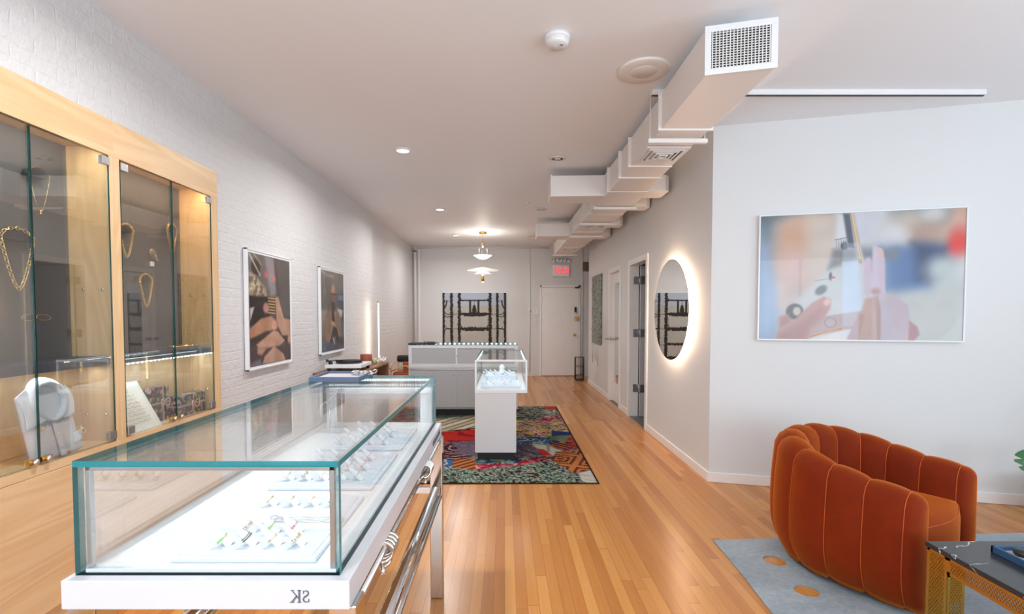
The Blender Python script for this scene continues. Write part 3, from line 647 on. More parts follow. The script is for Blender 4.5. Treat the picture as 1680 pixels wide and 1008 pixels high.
# ---- what hangs on the charcoal back panels
def pad(y, z, s=.055):
    """half-round felt pad the chain drapes over"""
    mb = MB(); pr = []
    n = 20; pts = [(y + s * math.cos(math.pi * k / n), z + s * .85 * math.sin(math.pi * k / n)) for k in range(n + 1)]
    mb.prism([(XB, a, b) for a, b in pts], (.035, 0, 0))
    return mb
def chainU(mb, y, z, wd, drop, r, link, x=XB + .04, v=1.6, top=.045):
    """chain that hangs from a pad: arch over the top and a drop below; link = bead pitch"""
    pts = []
    for k in range(41):
        q = -1 + 2 * k / 40.0
        pts.append(Vector((x, y + q * wd, z - drop * (1 - abs(q) ** v))))
    for k in range(1, 20):
        q = math.pi * k / 20; pts.append(Vector((x + .002, y + wd * math.cos(q), z + top * math.sin(q))))
    if link <= 0: mb.tube(pts, r, 6, 0, True); return
    acc = 0; L = len(pts); s = 0; out = []
    for i in range(L):
        a, b = pts[i], pts[(i + 1) % L]; d = (b - a).length
        while s < d: out.append((a + (b - a) * (s / d), (b - a).normalized())); s += link
        s -= d
    for j, (p, d) in enumerate(out):
        u = Vector((1, 0, 0)) if j % 2 else Vector((.35, 0, 0)) + d.cross(Vector((1, 0, 0)))
        if not j % 2: u = d.cross(Vector((1, 0, 0))).normalized()
        mb.tube([p + d * link * .62 * math.cos(2 * math.pi * k / 10) + u * link * .42 * math.sin(2 * math.pi * k / 10) for k in range(10)], r, 5, 0, True)
def necklace(px, py, wd, drop, r, link, lbl, top=.045, extra=None, ps=None, mat='gold'):
    p = at(px, py, x=XB); y, z = p.y, p.z
    o = pad(y, z - .002, ps or wd * .95).build('necklace_pad', M['felt_dark'], None, .004); tag(o, 'charcoal felt pad under the ' + ' '.join(lbl.split()[:9]), 'display pad')
    mb = MB(); chainU(mb, y, z, wd, drop, r, link, top=top)
    if extra: chainU(mb, y, z, wd * .9, drop * extra, r, link, XB + .043, top=top * .9)
    n = mb.build('necklace', M[mat]); tag(n, lbl, 'necklace'); return n, y, z
n_, y_, z_ = necklace(51, 290, .052, .165, .0012, 0, 'fine gold chain necklace with a drop pendant, highest in the nearest cabinet')
kid(MB().lathe([(.001, -.012), (.006, 0), (.001, .012)], (XB + .04, y_, z_ - .17), 10), 'pendant', M['gold'], n_)
necklace(14, 393, .075, .225, .0024, .017, 'chunky gold link necklace in the nearest cabinet', .05)
necklace(196, 380, .052, .15, .0024, .013, 'gold link necklace half hidden behind the middle stile')
necklace(272, 378, .050, .155, .0018, 0, 'double strand gold necklace high in the farther cabinet', extra=.66)
necklace(229, 462, .052, .155, .0026, .012, 'short gold link necklace lowest on the farther felt panel')
p = at(250, 418, x=XB)
t_ = thing('earring_card', 'small grey earring card with a white tag on the farther felt panel', 'earrings', (XB, p.y, p.z - .08))
kid(MB().lathe([(.001, 0), (.036, 0), (.034, .008), (.001, .01)], (XB, p.y, p.z + .005), 20, 0, Matrix.Rotation(R(90), 4, 'Y')), 'card', M['pebble'], t_)
kid(MB().box(XB, XB + .004, p.y - .022, p.y + .010, p.z - .075, p.z - .045), 'price_tag', M['white'], t_)
mb = MB()
for k in range(5): mb.tube(circ((XB + .016, p.y - .012 + .008 * k, p.z + .015 - .012 * k), .008, 10, (0, 1, 0), (0, 0, 1)), .0016, 5, 0, True)
kid(mb, 'earring', M['silver'], t_)
# wire bracelet in a figure of eight
p = at(60, 521, x=XB + .02); mb = MB()
for (dy, ry, rz) in ((-.037, .036, .016), (.037, .036, .014)):
    mb.tube(circ((XB + .02, p.y + dy, p.z), ry, 26, (0, 1, .05 if dy < 0 else -.08), (0, 0, 1), rz), .0016, 6, 0, True)
mb.box(XB, XB + .02, p.y - .004, p.y + .004, p.z - .004, p.z + .004)
tag(mb.build('wire_bracelet', M['gold']), 'pair of thin gold wire bracelets forming a figure of eight on the nearest felt panel', 'bracelet')
# bangles on the lit shelf
for (px, py, lbl, rr) in ((287, 570, 'dark gold bangle lying on the lit shelf, nearer the camera', .042), (306, 567, 'gold bangle lying on the lit shelf, farther from the camera', .045)):
    p = at(px, py, x=-2.15); tag(MB().tube(circ((-2.15, p.y, 1.2195), rr, 30), .006, 8, 0, True).build('bangle', M['gold']), lbl, 'bangle')

# ---- folded white shirt, leaning in the nearest cabinet
def shirt():
    yc = (at(8, 640, x=-2.14).y + at(128, 700, x=-2.14).y) / 2
    t_ = thing('folded_shirt', 'folded white dress shirt leaning behind the nearest glass doors', 'shirt', (-2.13, yc, Z0))
    lean = lambda z: -2.075 - (z - Z0) * .26
    def P(u, z, d=0.0): return Vector((lean(z) + d, yc + u, z))
    nx, nz = 18, 22; mb = MB(); vs = []; fs = []
    for side in (0, 1):
        for j in range(nz + 1):
            for i in range(nx + 1):
                u, v = i / nx * 2 - 1, j / nz
                hw = .128 - .012 * v; z = Z0 + .002 + .29 * v + .012 * u * (1 - v)
                bul = .014 * (1 - abs(u) ** 4) * (1 - abs(2 * v - 1) ** 6) + .0025 * math.sin(9 * u + 5 * v) + .002 * math.sin(17 * u * v)
                vs.append(P(u * hw, z, bul if side == 0 else -.012))
    N = (nx + 1) * (nz + 1)
    for s in (0, 1):
        for j in range(nz):
            for i in range(nx):
                a = s * N + j * (nx + 1) + i; fs.append((a, a + 1, a + nx + 2, a + nx + 1))
    for i in range(nx):
        fs.append((i, i + 1, N + i + 1, N + i)); a = nz * (nx + 1) + i; fs.append((a, a + 1, N + a + 1, N + a))
    for j in range(nz):
        a = j * (nx + 1); fs.append((a, a + nx + 1, N + a + nx + 1, N + a)); a += nx; fs.append((a, a + nx + 1, N + a + nx + 1, N + a))
    mb.add(vs, fs, 0, True); kid(mb, 'body', M['shirt'], t_)
    # yoke seen inside the collar, then the folded collar itself and its two points
    zc = Z0 + .268
    kid(MB().prism([P(.070 * math.cos(q * .2618), zc + .082 * math.sin(q * .2618), .020) for q in range(24)], (.004, 0, 0)), 'yoke', M['shirt'], t_)
    mb = MB(); vs = []; fs = []; n = 48
    rows = [(.060, .022), (.064, .034), (.072, .043), (.084, .045), (.096, .038), (.104, .024), (.106, .008)]
    for (rr, d_) in rows:
        for k in range(n):
            q = 2 * math.pi * k / n - math.pi / 2; low = max(0, -math.sin(q)) ** 3
            rz_ = rr * (1.0 - .20 * low * (rr - .060) / .046) + .018 * max(0, -math.sin(q)) ** 6
            vs.append(P(rr * .93 * math.cos(q), zc + rz_ * math.sin(q), d_ * (1 - .15 * low) + .003 * math.sin(3 * q + rr * 60)))
    for j in range(len(rows) - 1):
        for k in range(n): a_ = j * n + k; b_ = j * n + (k + 1) % n; fs.append((a_, b_, b_ + n, a_ + n))
    mb.add(vs, fs, 0, True); o = kid(mb, 'collar', M['shirt'], t_); md = o.modifiers.new('solid', 'SOLIDIFY'); md.thickness = .003
    for pts in ([(-.004, .190), (-.070, .172), (-.138, .160), (-.128, .225), (-.150, .300), (-.096, .330), (-.088, .25), (-.050, .205)],
                [(.004, .190), (.060, .172), (.108, .190), (.122, .250), (.112, .310), (.092, .325), (.086, .25), (.050, .205)]):
        mb = MB().prism([P(a, Z0 + b, .026) for a, b in pts], (.005, 0, .0)); kid(mb, 'collar_point', M['shirt'], t_, bevel=.002)
    kid(MB().prism([P(a, Z0 + b, .023) for a, b in ((-.014, .01), (.014, .01), (.014, .19), (-.014, .19))], (.003, 0, 0)), 'placket', M['shirt'], t_, bevel=.001)
    for b in (.05, .11, .17): kid(MB().lathe([(.001, 0), (.005, 0), (.005, .002), (.001, .002)], P(0, Z0 + b, .0265), 12, 0, Matrix.Rotation(R(90), 4, 'Y')), 'button', M['cone'], t_)
    # turned-up cuff on the right
    mb = MB(); vs = []; fs = []
    for j in range(6):
        for k in range(13):
            q = math.pi * k / 12
            vs.append(P(.100 + .024 * math.cos(q) * (1 + .03 * j) + .002 * j, Z0 + .055 + .010 * j + .010 * math.cos(q), .012 + .018 * math.sin(q)))
    for j in range(5):
        for k in range(12): a = j * 13 + k; fs.append((a, a + 1, a + 14, a + 13))
    mb.add(vs, fs, 0, True); o = kid(mb, 'cuff', M['shirt'], t_); md = o.modifiers.new('s', 'SOLIDIFY'); md.thickness = .003
    r = MB().tube(circ(P(-.075, Z0 + .155, .036), .014, 20, (0, 1, 0), (0, 0, 1)), .0022, 6, 0, True).build('finger_ring', M['gold']); tag(r, 'gold ring pinned to the chest of the folded white shirt', 'ring')
    r = MB().tube(circ(P(.112, Z0 + .095, .036), .014, 20, (.5, .8, 0), (0, 0, 1)), .002, 6, 0, True).build('bracelet', M['gold']); tag(r, 'gold bracelet round the cuff of the folded white shirt', 'bracelet')
shirt()
# ---- leaning jewellery board with rows of bracelets
ya, yb = 2.635, 2.905
t_ = thing('jewellery_board', 'white leaning board with rows of thin bracelets in the farther cabinet', 'jewellery board', (-2.12, (ya + yb) / 2, Z0))
def Q(y, z, d=0.0): return Vector((-2.06 - (z - Z0) * .5 + d, y, z))
kid(MB().prism([Q(ya, Z0 + .001), Q(yb + .01, Z0 + .001), Q(yb - .01, Z0 + .27), Q(ya, Z0 + .27)], (-.008, 0, -.002)), 'board', M['card'], t_, bevel=.001)
for i in range(8):
    z = Z0 + .05 + i * .021; mb = MB(); y0 = ya + .02 + .012 * (i % 3); y1 = yb - .055 + .01 * (i % 2) - .006 * i
    pts = [Q(y0 + (y1 - y0) * k / 24, z + .0035 * math.sin(k * 1.1 + i), .004) for k in range(25)]
    mb.tube(pts, .0012, 5)
    for k in range(2, 24, 3): mb.lathe([(.0008, -.003), (.0032, 0), (.0008, .003)], pts[k] + Vector((.001, 0, 0)), 8)
    tag(mb.build('thin_bracelet', M['silver'] if i % 3 == 0 else M['gold']), 'thin beaded bracelet, %s row up from the foot of the leaning board' % ['first', 'second', 'third', 'fourth', 'fifth', 'sixth', 'seventh', 'eighth'][i], 'bracelet', 'bracelets on the leaning board')
mb = MB()
for k in range(4): mb.tube(circ(Q(ya + .05 + .03 * k, Z0 + .222, .006), .016, 14, (0, 1, 0), (-.35, 0, 1), .008), .0014, 5, 0, True)
tag(mb.build('loop_bracelet', M['gold']), 'bracelet of open gold loops along the top of the leaning board', 'bracelet')
# ---- wrapped gift boxes
def gift(y0, y1, z1, x0, x1, lbl, bow):
    t_ = thing('gift_box', lbl, 'gift box', ((x0 + x1) / 2, (y0 + y1) / 2, Z0))
    kid(MB().box(x0, x1, y0, y1, Z0 + .0005, z1), 'box', M['wrap'], t_, bevel=.003)
    by, bz = bow; e = .0015
    rb = MB().box(x0 - e, x1 + e, by - .006, by + .006, Z0 + .001, z1 + e).box(x0 - e, x1 + e, y0 - e, y1 + e, bz - .006, bz + .006)
    rb = kid(rb, 'ribbon', M['ribbon'], t_)
    for s in (-1, 1):
        kid(MB().tube([(x1 + .004 + .014 * math.sin(math.pi * k / 10), by + s * (.038 * math.sin(math.pi * k / 10)) , bz + .03 * math.sin(2 * math.pi * k / 10) * .8) for k in range(11)], .004, 6), 'bow_loop', M['ribbon'], rb)
        kid(MB().tube([(x1 + .004, by, bz), (x1 + .01, by + s * .02, bz - .025), (x1 + .006, by + s * .032, bz - .05)], .004, 6), 'ribbon_tail', M['ribbon'], rb)
gift(2.925, 3.085, Z0 + .215, -2.20, -2.135, 'upright leaf-patterned gift box with a pink ribbon', (3.03, Z0 + .115))
gift(3.115, 3.385, Z0 + .135, -2.17, -2.09, 'lying leaf-patterned gift box with a pink ribbon, farthest in the cabinet', (3.255, Z0 + .068))
# ============================================================ round mirror with halo
XM, YMi, ZMi, RM = 1.703, 5.02, 1.476, .515
t_ = thing('round_mirror', 'round backlit mirror with a glowing warm halo on the right wall', 'mirror', (XM, YMi, ZMi - RM))
rotm = Matrix.Rotation(R(-90), 4, 'Y')
kid(MB().lathe([(.001, .006), (RM - .004, .006), (RM, .004), (RM, 0), (.001, 0)], (XM, YMi, ZMi), 96, 0, rotm), 'mirror_glass', M['mirror'], t_, flat=True)
kid(MB().lathe([(.001, -.001), (RM - .05, -.001), (RM - .05, -.038), (.001, -.038)], (XM, YMi, ZMi), 64, 0, rotm), 'backing', M['alu'], t_)
kid(MB().lathe([(RM - .049, -.004), (RM - .043, -.004), (RM - .043, -.034), (RM - .049, -.034)], (XM, YMi, ZMi), 96, 0, rotm), 'led_ring', M['led_halo'], t_)
# ============================================================ painted prints
class Canvas:
    def __init__(s, w, h, res, bg):
        s.w, s.h = w, h; s.nx, s.ny = max(2, int(round(w / res))) + 1, max(2, int(round(h / res))) + 1
        u = np.linspace(0, 1, s.nx); v = np.linspace(0, 1, s.ny); s.U, s.V = np.meshgrid(u, v)
        s.X, s.Y = s.U * w, s.V * h; s.c = np.empty((s.ny, s.nx, 3)); s.c[:] = bg
    def blend(s, m, rgb, op=1.0):
        m = (np.clip(m, 0, 1) * op)[..., None]; rgb = np.asarray(rgb, float)
        s.c = s.c * (1 - m) + rgb * m
    @staticmethod
    def soft(d, k): x = np.clip(.5 - d / (2 * k), 0, 1); return x * x * (3 - 2 * x)
    def sdf(s, P):
        P = [(a * s.w, b * s.h) for a, b in P]; d = np.full(s.X.shape, 1e9); ins = np.zeros(s.X.shape, bool); n = len(P)
        for i in range(n):
            x0, y0 = P[i]; x1, y1 = P[(i + 1) % n]; ex, ey = x1 - x0, y1 - y0
            t = np.clip(((s.X - x0) * ex + (s.Y - y0) * ey) / (ex * ex + ey * ey + 1e-12), 0, 1)
            d = np.minimum(d, np.hypot(s.X - x0 - t * ex, s.Y - y0 - t * ey))
            if y0 != y1:
                cr = ((y0 > s.Y) != (y1 > s.Y)) & (s.X < (x1 - x0) * (s.Y - y0) / (y1 - y0) + x0); ins ^= cr
        return np.where(ins, -d, d)
    def poly(s, P, rgb, k=.004, op=1.0): s.blend(s.soft(s.sdf(P), k), rgb, op)
    def ell(s, u, v, ru, rv, rgb, k=.004, rot=0.0, op=1.0):
        dx, dy = s.X - u * s.w, s.Y - v * s.h; c, q = math.cos(rot), math.sin(rot)
        a, b = ru * s.w, rv * s.h; e = np.hypot((dx * c + dy * q) / a, (-dx * q + dy * c) / b)
        s.blend(s.soft((e - 1) * min(a, b), k), rgb, op)
    def line(s, P, wd, rgb, k=.003, op=1.0):
        d = np.full(s.X.shape, 1e9); P = [(a * s.w, b * s.h) for a, b in P]
        for (x0, y0), (x1, y1) in zip(P[:-1], P[1:]):
            ex, ey = x1 - x0, y1 - y0; t = np.clip(((s.X - x0) * ex + (s.Y - y0) * ey) / (ex * ex + ey * ey + 1e-12), 0, 1)
            d = np.minimum(d, np.hypot(s.X - x0 - t * ex, s.Y - y0 - t * ey))
        s.blend(s.soft(d - wd / 2, k), rgb, op)
    def noise(s, sc, seed=0, oct=4, X=None, Y=None):
        rs = np.random.RandomState(seed); X = s.X if X is None else X; Y = s.Y if Y is None else Y; o = np.zeros(X.shape)
        for i in range(oct):
            for _ in range(4):
                a, p = rs.rand(2) * 6.28; f = sc * (1.8 ** i) * (.6 + .8 * rs.rand())
                o += np.sin((X * math.cos(a) + Y * math.sin(a)) * f + p + 1.3 * np.sin((Y * math.cos(a) - X * math.sin(a)) * f * .7 + p * 2)) * .6 ** i
        return o / 4.0
    def mesh(s, name, org, ux, uy, mat, parent):
        """org = top-left corner, ux / uy = full-width and full-height vectors (world)"""
        org, ux, uy = Vector(org), Vector(ux), Vector(uy); off = Vector((0, 0, 0)); q = parent
        while q is not None: off += q.location; q = q.parent
        org = np.array(org - off)
        co = org + s.U[..., None] * np.array(ux) + s.V[..., None] * np.array(uy)
        me = bpy.data.meshes.new(name); nx, ny = s.nx, s.ny; idx = np.arange(nx * ny).reshape(ny, nx)
        f = np.stack([idx[:-1, :-1], idx[1:, :-1], idx[1:, 1:], idx[:-1, 1:]], -1).reshape(-1, 4)
        me.vertices.add(nx * ny); me.vertices.foreach_set('co', co.reshape(-1))
        me.loops.add(f.size); me.loops.foreach_set('vertex_index', f.reshape(-1)); me.polygons.add(len(f))
        me.polygons.foreach_set('loop_start', np.arange(len(f)) * 4); me.polygons.foreach_set('loop_total', np.full(len(f), 4))
        me.update(calc_edges=True); me.validate()
        a = me.color_attributes.new('paint', 'FLOAT_COLOR', 'POINT')
        c = np.clip(s.c * getattr(s, 'gain', 1.0), 0, 255) / 255.0; l = np.where(c <= .04045, c / 12.92, ((c + .055) / 1.055) ** 2.4)
        a.data.foreach_set('color', np.concatenate([l, np.ones(l.shape[:2] + (1,))], -1).reshape(-1)); me.materials.append(mat)
        o = bpy.data.objects.new(name, me); COL.objects.link(o)
        if parent is not None: o.parent = parent
        return o
# --- large print on the angled wall
def q5(x, y):
    u = (x - 100 + (y - 133) * .02) / 1318.0; yt = 133 - 58 * u; yb = 922 + 10 * u; return (u, (y - yt) / (yb - yt))
def P5(*p): return [q5(*k) for k in p]
C = Canvas(1.385, .985, .005, (196, 200, 206)); C.gain = .90
C.poly(P5((60, 60), (240, 60), (200, 500), (200, 950), (60, 950)), (104, 128, 146), .12)
C.poly(P5((60, 300), (190, 300), (230, 600), (230, 950), (60, 950)), (150, 172, 206), .10)
C.poly(P5((60, 60), (700, 60), (640, 130), (300, 150), (60, 190)), (86, 104, 112), .07, .9)
C.poly(P5((720, 60), (960, 60), (900, 240), (740, 330)), (206, 210, 220), .03)
C.poly(P5((930, 60), (1450, 60), (1450, 230), (1000, 180)), (132, 146, 152), .06)
C.ell(*q5(1060, 180), .09, .11, (196, 184, 172), .1); C.ell(*q5(1225, 120), .055, .07, (206, 208, 206), .05)
C.ell(*q5(1290, 240), .11, .10, (186, 160, 144), .08); C.ell(*q5(1140, 280), .07, .12, (176, 150, 136), .08)
C.ell(*q5(960, 270), .085, .10, (212, 212, 216), .06); C.ell(*q5(1400, 150), .06, .14, (214, 170, 150), .06)
C.poly(P5((900, 330), (1200, 330), (1200, 600), (900, 640)), (104, 134, 178), .09); C.poly(P5((1000, 340), (1130, 340), (1130, 590), (1000, 600)), (92, 122, 172), .07)
C.poly(P5((1100, 300), (1330, 310), (1340, 440), (1200, 560), (1130, 540)), (60, 72, 108), .07); C.poly(P5((760, 330), (1010, 340), (1000, 400), (760, 420)), (128, 132, 142), .05)
C.ell(*q5(1375, 310), .045, .11, (226, 60, 54), .05); C.ell(*q5(1280, 470), .075, .1, (190, 202, 202), .08); C.ell(*q5(1410, 500), .05, .12, (206, 210, 212), .08)
C.poly(P5((930, 640), (1450, 580), (1450, 990), (900, 990)), (204, 208, 206), .10)
C.poly(P5((230, 190), (420, 110), (640, 105), (620, 330), (530, 500), (420, 620), (250, 700), (215, 420)), (208, 178, 158), .08)
C.ell(*q5(320, 300), .09, .22, (206, 158, 128), .12, 0, .8); C.ell(*q5(350, 470), .09, .14, (214, 182, 178), .1); C.poly(P5((430, 130), (620, 130), (610, 330), (470, 560), (420, 480)), (206, 192, 180), .08)
C.poly(P5((250, 560), (430, 560), (330, 720), (240, 860)), (196, 180, 176), .07)
# the phone
C.poly(P5((610, 110), (700, 110), (780, 480), (790, 740), (560, 770), (420, 700), (330, 700), (470, 560), (560, 450), (600, 330)), (200, 204, 206), .035)
C.poly(P5((590, 340), (740, 330), (750, 410), (560, 470)), (128, 124, 126), .03); C.poly(P5((620, 120), (690, 120), (700, 290), (610, 290)), (214, 216, 222), .02)
C.poly(P5((656, 112), (700, 112), (732, 330), (690, 330)), (74, 78, 96), .012)
for k in range(5): C.line(P5((612 + 15 * k, 276), (614 + 16 * k, 338)), .004, (110, 108, 110), .003)
C.line(P5((605, 280), (690, 262)), .005, (96, 96, 100), .004); C.ell(*q5(665, 320), .018, .03, (60, 62, 72), .01)
C.poly(P5((650, 420), (748, 415), (790, 740), (655, 745)), (196, 214, 236), .012, .8); C.ell(*q5(575, 515), .008, .03, (80, 76, 84), .006); C.ell(*q5(592, 523), .012, .008, (196, 92, 92), .004); C.line(P5((470, 545), (570, 530)), .004, (130, 130, 134), .003)
C.ell(*q5(512, 605), .034, .032, (110, 118, 122), .012, -.7)
C.poly(P5((700, 108), (728, 108), (775, 330), (792, 430), (760, 430)), (186, 158, 118), .006); C.line(P5((714, 110), (768, 400)), .007, (236, 214, 168), .004); C.line(P5((726, 110), (790, 440), (785, 740)), .010, (196, 196, 204), .006)
C.poly(P5((560, 770), (790, 738), (760, 850), (430, 905), (440, 800)), (180, 156, 158), .008)
C.ell(*q5(575, 815), .029, .040, (120, 100, 104), .004); C.ell(*q5(575, 815), .026, .036, (184, 162, 164), .004)
C.line(P5((440, 908), (560, 870), (655, 850), (760, 846)), .014, (188, 118, 60), .004); C.line(P5((440, 900), (655, 845)), .004, (230, 180, 120), .003)
C.poly(P5((450, 925), (660, 868), (760, 860), (690, 935)), (216, 212, 210), .008)
# hands
C.ell(*q5(335, 745), .045, .065, (78, 76, 74), .012); C.ell(*q5(350, 742), .02, .035, (196, 190, 184), .01)
C.poly(P5((215, 880), (330, 800), (450, 690), (530, 645), (578, 665), (575, 720), (540, 780), (450, 860), (430, 930), (200, 935)), (186, 140, 136), .014)
C.poly(P5((240, 900), (400, 800), (520, 700), (540, 740), (430, 850), (400, 930), (230, 930)), (170, 122, 118), .03, .7); C.ell(*q5(553, 682), .016, .03, (222, 184, 180), .01, .5)
C.poly(P5((230, 780), (290, 760), (320, 810), (230, 860)), (176, 126, 122), .02)
C.poly(P5((848, 312), (905, 335), (925, 400), (930, 640), (915, 760), (840, 760), (830, 560), (845, 400)), (206, 190, 206), .010)
C.poly(P5((795, 410), (825, 393), (850, 420), (840, 600), (820, 660), (792, 620)), (198, 178, 194), .010); C.ell(*q5(890, 365), .02, .035, (222, 190, 186), .012); C.ell(*q5(866, 612), .02, .025, (186, 138, 126), .02)
C.poly(P5((800, 660), (880, 640), (920, 780), (905, 935), (745, 935), (760, 800)), (186, 148, 138), .016); C.poly(P5((760, 760), (800, 760), (760, 935), (680, 925)), (176, 130, 124), .01)
C.poly(P5((925, 620), (1000, 650), (1070, 700), (1085, 800), (1060, 935), (1020, 935), (960, 800), (925, 720)), (202, 184, 196), .012)
C.poly(P5((900, 640), (930, 640), (980, 820), (1040, 935), (900, 935)), (200, 190, 202), .014); C.poly(P5((1080, 800), (1130, 840), (1145, 890), (1110, 935), (1070, 935)), (186, 148, 154), .012)
C.poly(P5((655, 300), (760, 300), (760, 935), (655, 935)), (204, 220, 244), .01, .35); C.poly(P5((850, 310), (880, 310), (880, 935), (850, 935)), (210, 216, 240), .02, .3)  # translucent pale stripes: reflections on the glazing, painted into the print
tl, tr = Vector((2.083, 4.026, 2.240)), Vector((3.466, 3.683, 2.236))
u_ = Vector((tr.x - tl.x, tr.y - tl.y, 0)); un = Vector((u_.y, -u_.x, 0)).normalized(); hgt = 1.02
t_ = thing('framed_photograph', 'large white-framed photograph of hands holding a phone on the angled wall', 'picture', ((tl.x + tr.x) / 2, (tl.y + tr.y) / 2, 1.218))
base = Vector((tl.x, tl.y, 2.238)); ud = u_.normalized(); Lp = u_.length
def fb(mb, u0, u1, z0, z1, d0, d1): mb.obox(base + ud * (u0 + u1) / 2 + un * (d0 + d1) / 2 + Vector((0, 0, -(z0 + z1) / 2)), ud * (u1 - u0) / 2, un * (d1 - d0) / 2, Vector((0, 0, (z1 - z0) / 2)))
mb = MB(); f = .011
fb(mb, 0, Lp, 0, f, -.018, .02); fb(mb, 0, Lp, hgt - f, hgt, -.018, .02); fb(mb, 0, f, f, hgt - f, -.018, .02); fb(mb, Lp - f, Lp, f, hgt - f, -.018, .02)
kid(mb, 'frame', M['white'], t_, bevel=.001)
mb = MB(); fb(mb, f, Lp - f, f, hgt - f, -.018, .008); kid(mb, 'backing', M['white'], t_)
C.c *= (1 + .05 * C.noise(7, 4, 4))[..., None]; C.mesh('print', base + ud * f + un * .012 + Vector((0, 0, -f)), ud * (Lp - 2 * f), Vector((0, 0, -(hgt - 2 * f))), M['photo'], t_)
# --- two tall prints on the left wall
def wall_print(y0, y1, z0, z1, C, lbl):
    t_ = thing('framed_photograph', lbl, 'picture', (XL, (y0 + y1) / 2, z0)); x0, x1 = XL + .006, XL + .036; f = .03
    kid(MB().box(x0, x1, y0, y1, z1 - .012, z1).box(x0, x1, y0, y1, z0, z0 + .012).box(x0, x1, y0, y0 + .012, z0, z1).box(x0, x1, y1 - .012, y1, z0, z1), 'frame', M['white'], t_, bevel=.001)
    kid(MB().box(x0 + .002, x1 - .006, y0 + .01, y1 - .01, z0 + .01, z1 - .01), 'backing_board', M['white'], t_)
    C.c *= (1 + .10 * C.noise(16, 6, 4))[..., None]
    C.mesh('print', (x1 - .004, y0 + f, z1 - f), (0, y1 - y0 - 2 * f, 0), (0, 0, -(z1 - z0 - 2 * f)), M['photo'], t_)
def qp(x, y, q):
    (ax, ay), (bx, by), (cx_, cy_), (dx, dy) = q
    u = (x - ax) / (bx - ax + 1e-9)
    for _ in range(3):
        yt = ay + (by - ay) * u; yb = dy + (cy_ - dy) * u; v = (y - yt) / (yb - yt); xl = ax + (dx - ax) * v; xr = bx + (cx_ - bx) * v; u = (x - xl) / (xr - xl)
    k = 1.17; u = u * k / (1 + (k - 1) * u) if False else u / (k - (k - 1) * u) * 1.0
    return (u, v)
qa = ((78, 55), (362, 130), (382, 872), (103, 930))
A = lambda *p: [qp(x, y, qa) for x, y in p]; A1 = lambda x, y: qp(x, y, qa)
C = Canvas(.735, .93, .005, (80, 74, 74)); C.gain = .86
C.poly(A((60, 40), (230, 60), (260, 420), (60, 380)), (120, 112, 108), .05); C.poly(A((190, 80), (250, 100), (275, 380), (235, 390), (215, 250)), (150, 144, 150), .03)
C.poly(A((280, 110), (380, 110), (390, 560), (300, 560)), (96, 88, 86), .03)
C.ell(*A1(130, 170), .10, .07, (60, 46, 40), .02); C.line(A((85, 70), (160, 230)), .018, (214, 208, 196), .012); C.line(A((110, 60), (165, 150)), .012, (196, 180, 160), .01)
C.ell(*A1(205, 230), .05, .03, (208, 110, 110), .015); C.ell(*A1(255, 258), .04, .03, (214, 130, 126), .015)
C.poly(A((82, 200), (130, 230), (200, 330), (215, 400), (170, 410), (85, 380)), (178, 162, 138), .015)
nz = C.noise(60, 3); C.blend(C.soft(C.sdf(A((82, 240), (140, 240), (190, 330), (190, 395), (85, 380))), .01) * (nz > .1), (112, 94, 74), .8); C.blend(C.soft(C.sdf(A((82, 240), (140, 240), (190, 330), (190, 395), (85, 380))), .01) * (nz < -.5), (226, 214, 190), .8)
C.poly(A((84, 385), (215, 395), (240, 560), (100, 620)), (40, 30, 32), .015); C.poly(A((95, 480), (125, 470), (98, 580)), (214, 206, 206), .01)
C.ell(*A1(205, 480), .07, .05, (206, 148, 142), .02)
C.poly(A((215, 395), (272, 405), (265, 520), (225, 530)), (84, 66, 50), .008)
for k in range(6): C.line(A((218, 405 + k * 22), (268, 412 + k * 22)), .010, (216, 178, 120), .005)
C.poly(A((268, 400), (290, 395), (305, 470), (330, 560), (380, 570), (385, 690), (320, 690), (280, 600)), (206, 162, 136), .012)
C.poly(A((95, 640), (170, 560), (240, 540), (290, 590), (285, 640), (200, 660), (100, 720)), (196, 142, 112), .014); C.ell(*A1(262, 610), .06, .045, (222, 168, 150), .015); C.poly(A((95, 650), (170, 590), (190, 640), (100, 710)), (206, 148, 108), .02, .7)
C.poly(A((100, 715), (220, 660), (330, 700), (380, 690), (385, 740), (100, 780)), (62, 42, 36), .015)
C.poly(A((140, 760), (260, 650), (290, 660), (340, 730), (300, 770), (180, 810)), (204, 158, 134), .012); C.ell(*A1(370, 715), .05, .05, (206, 158, 140), .015)
C.poly(A((105, 800), (385, 760), (385, 880), (105, 940)), (78, 56, 56), .02); C.poly(A((185, 910), (200, 850), (265, 770), (330, 830), (345, 880)), (206, 160, 136), .012); C.poly(A((150, 780), (210, 790), (180, 840), (150, 830)), (190, 144, 122), .015)
C.poly(A((105, 900), (170, 870), (190, 930), (105, 940)), (124, 116, 130), .02)
wall_print(3.865, 4.665, .975, 1.958, C, 'white-framed photograph of clasped hands with jewellery, nearer of the two on the brick wall')
qa = ((90, 72), (308, 125), (312, 902), (108, 935))
C = Canvas(.735, .93, .005, (112, 106, 100)); C.gain = .82
C.poly(A((85, 60), (310, 110), (310, 260), (85, 220)), (120, 114, 106), .04); C.line(A((95, 90), (150, 130), (215, 150)), .03, (170, 158, 148), .02); C.line(A((120, 120), (135, 330)), .016, (170, 154, 132), .012)
C.poly(A((90, 480), (160, 500), (150, 700), (95, 740)), (160, 156, 150), .03)
C.poly(A((255, 330), (310, 320), (312, 630), (255, 600)), (70, 76, 96), .02); C.poly(A((255, 345), (305, 340), (305, 400), (255, 395)), (120, 132, 160), .01); C.poly(A((250, 480), (300, 500), (290, 580), (255, 560)), (206, 206, 210), .015)
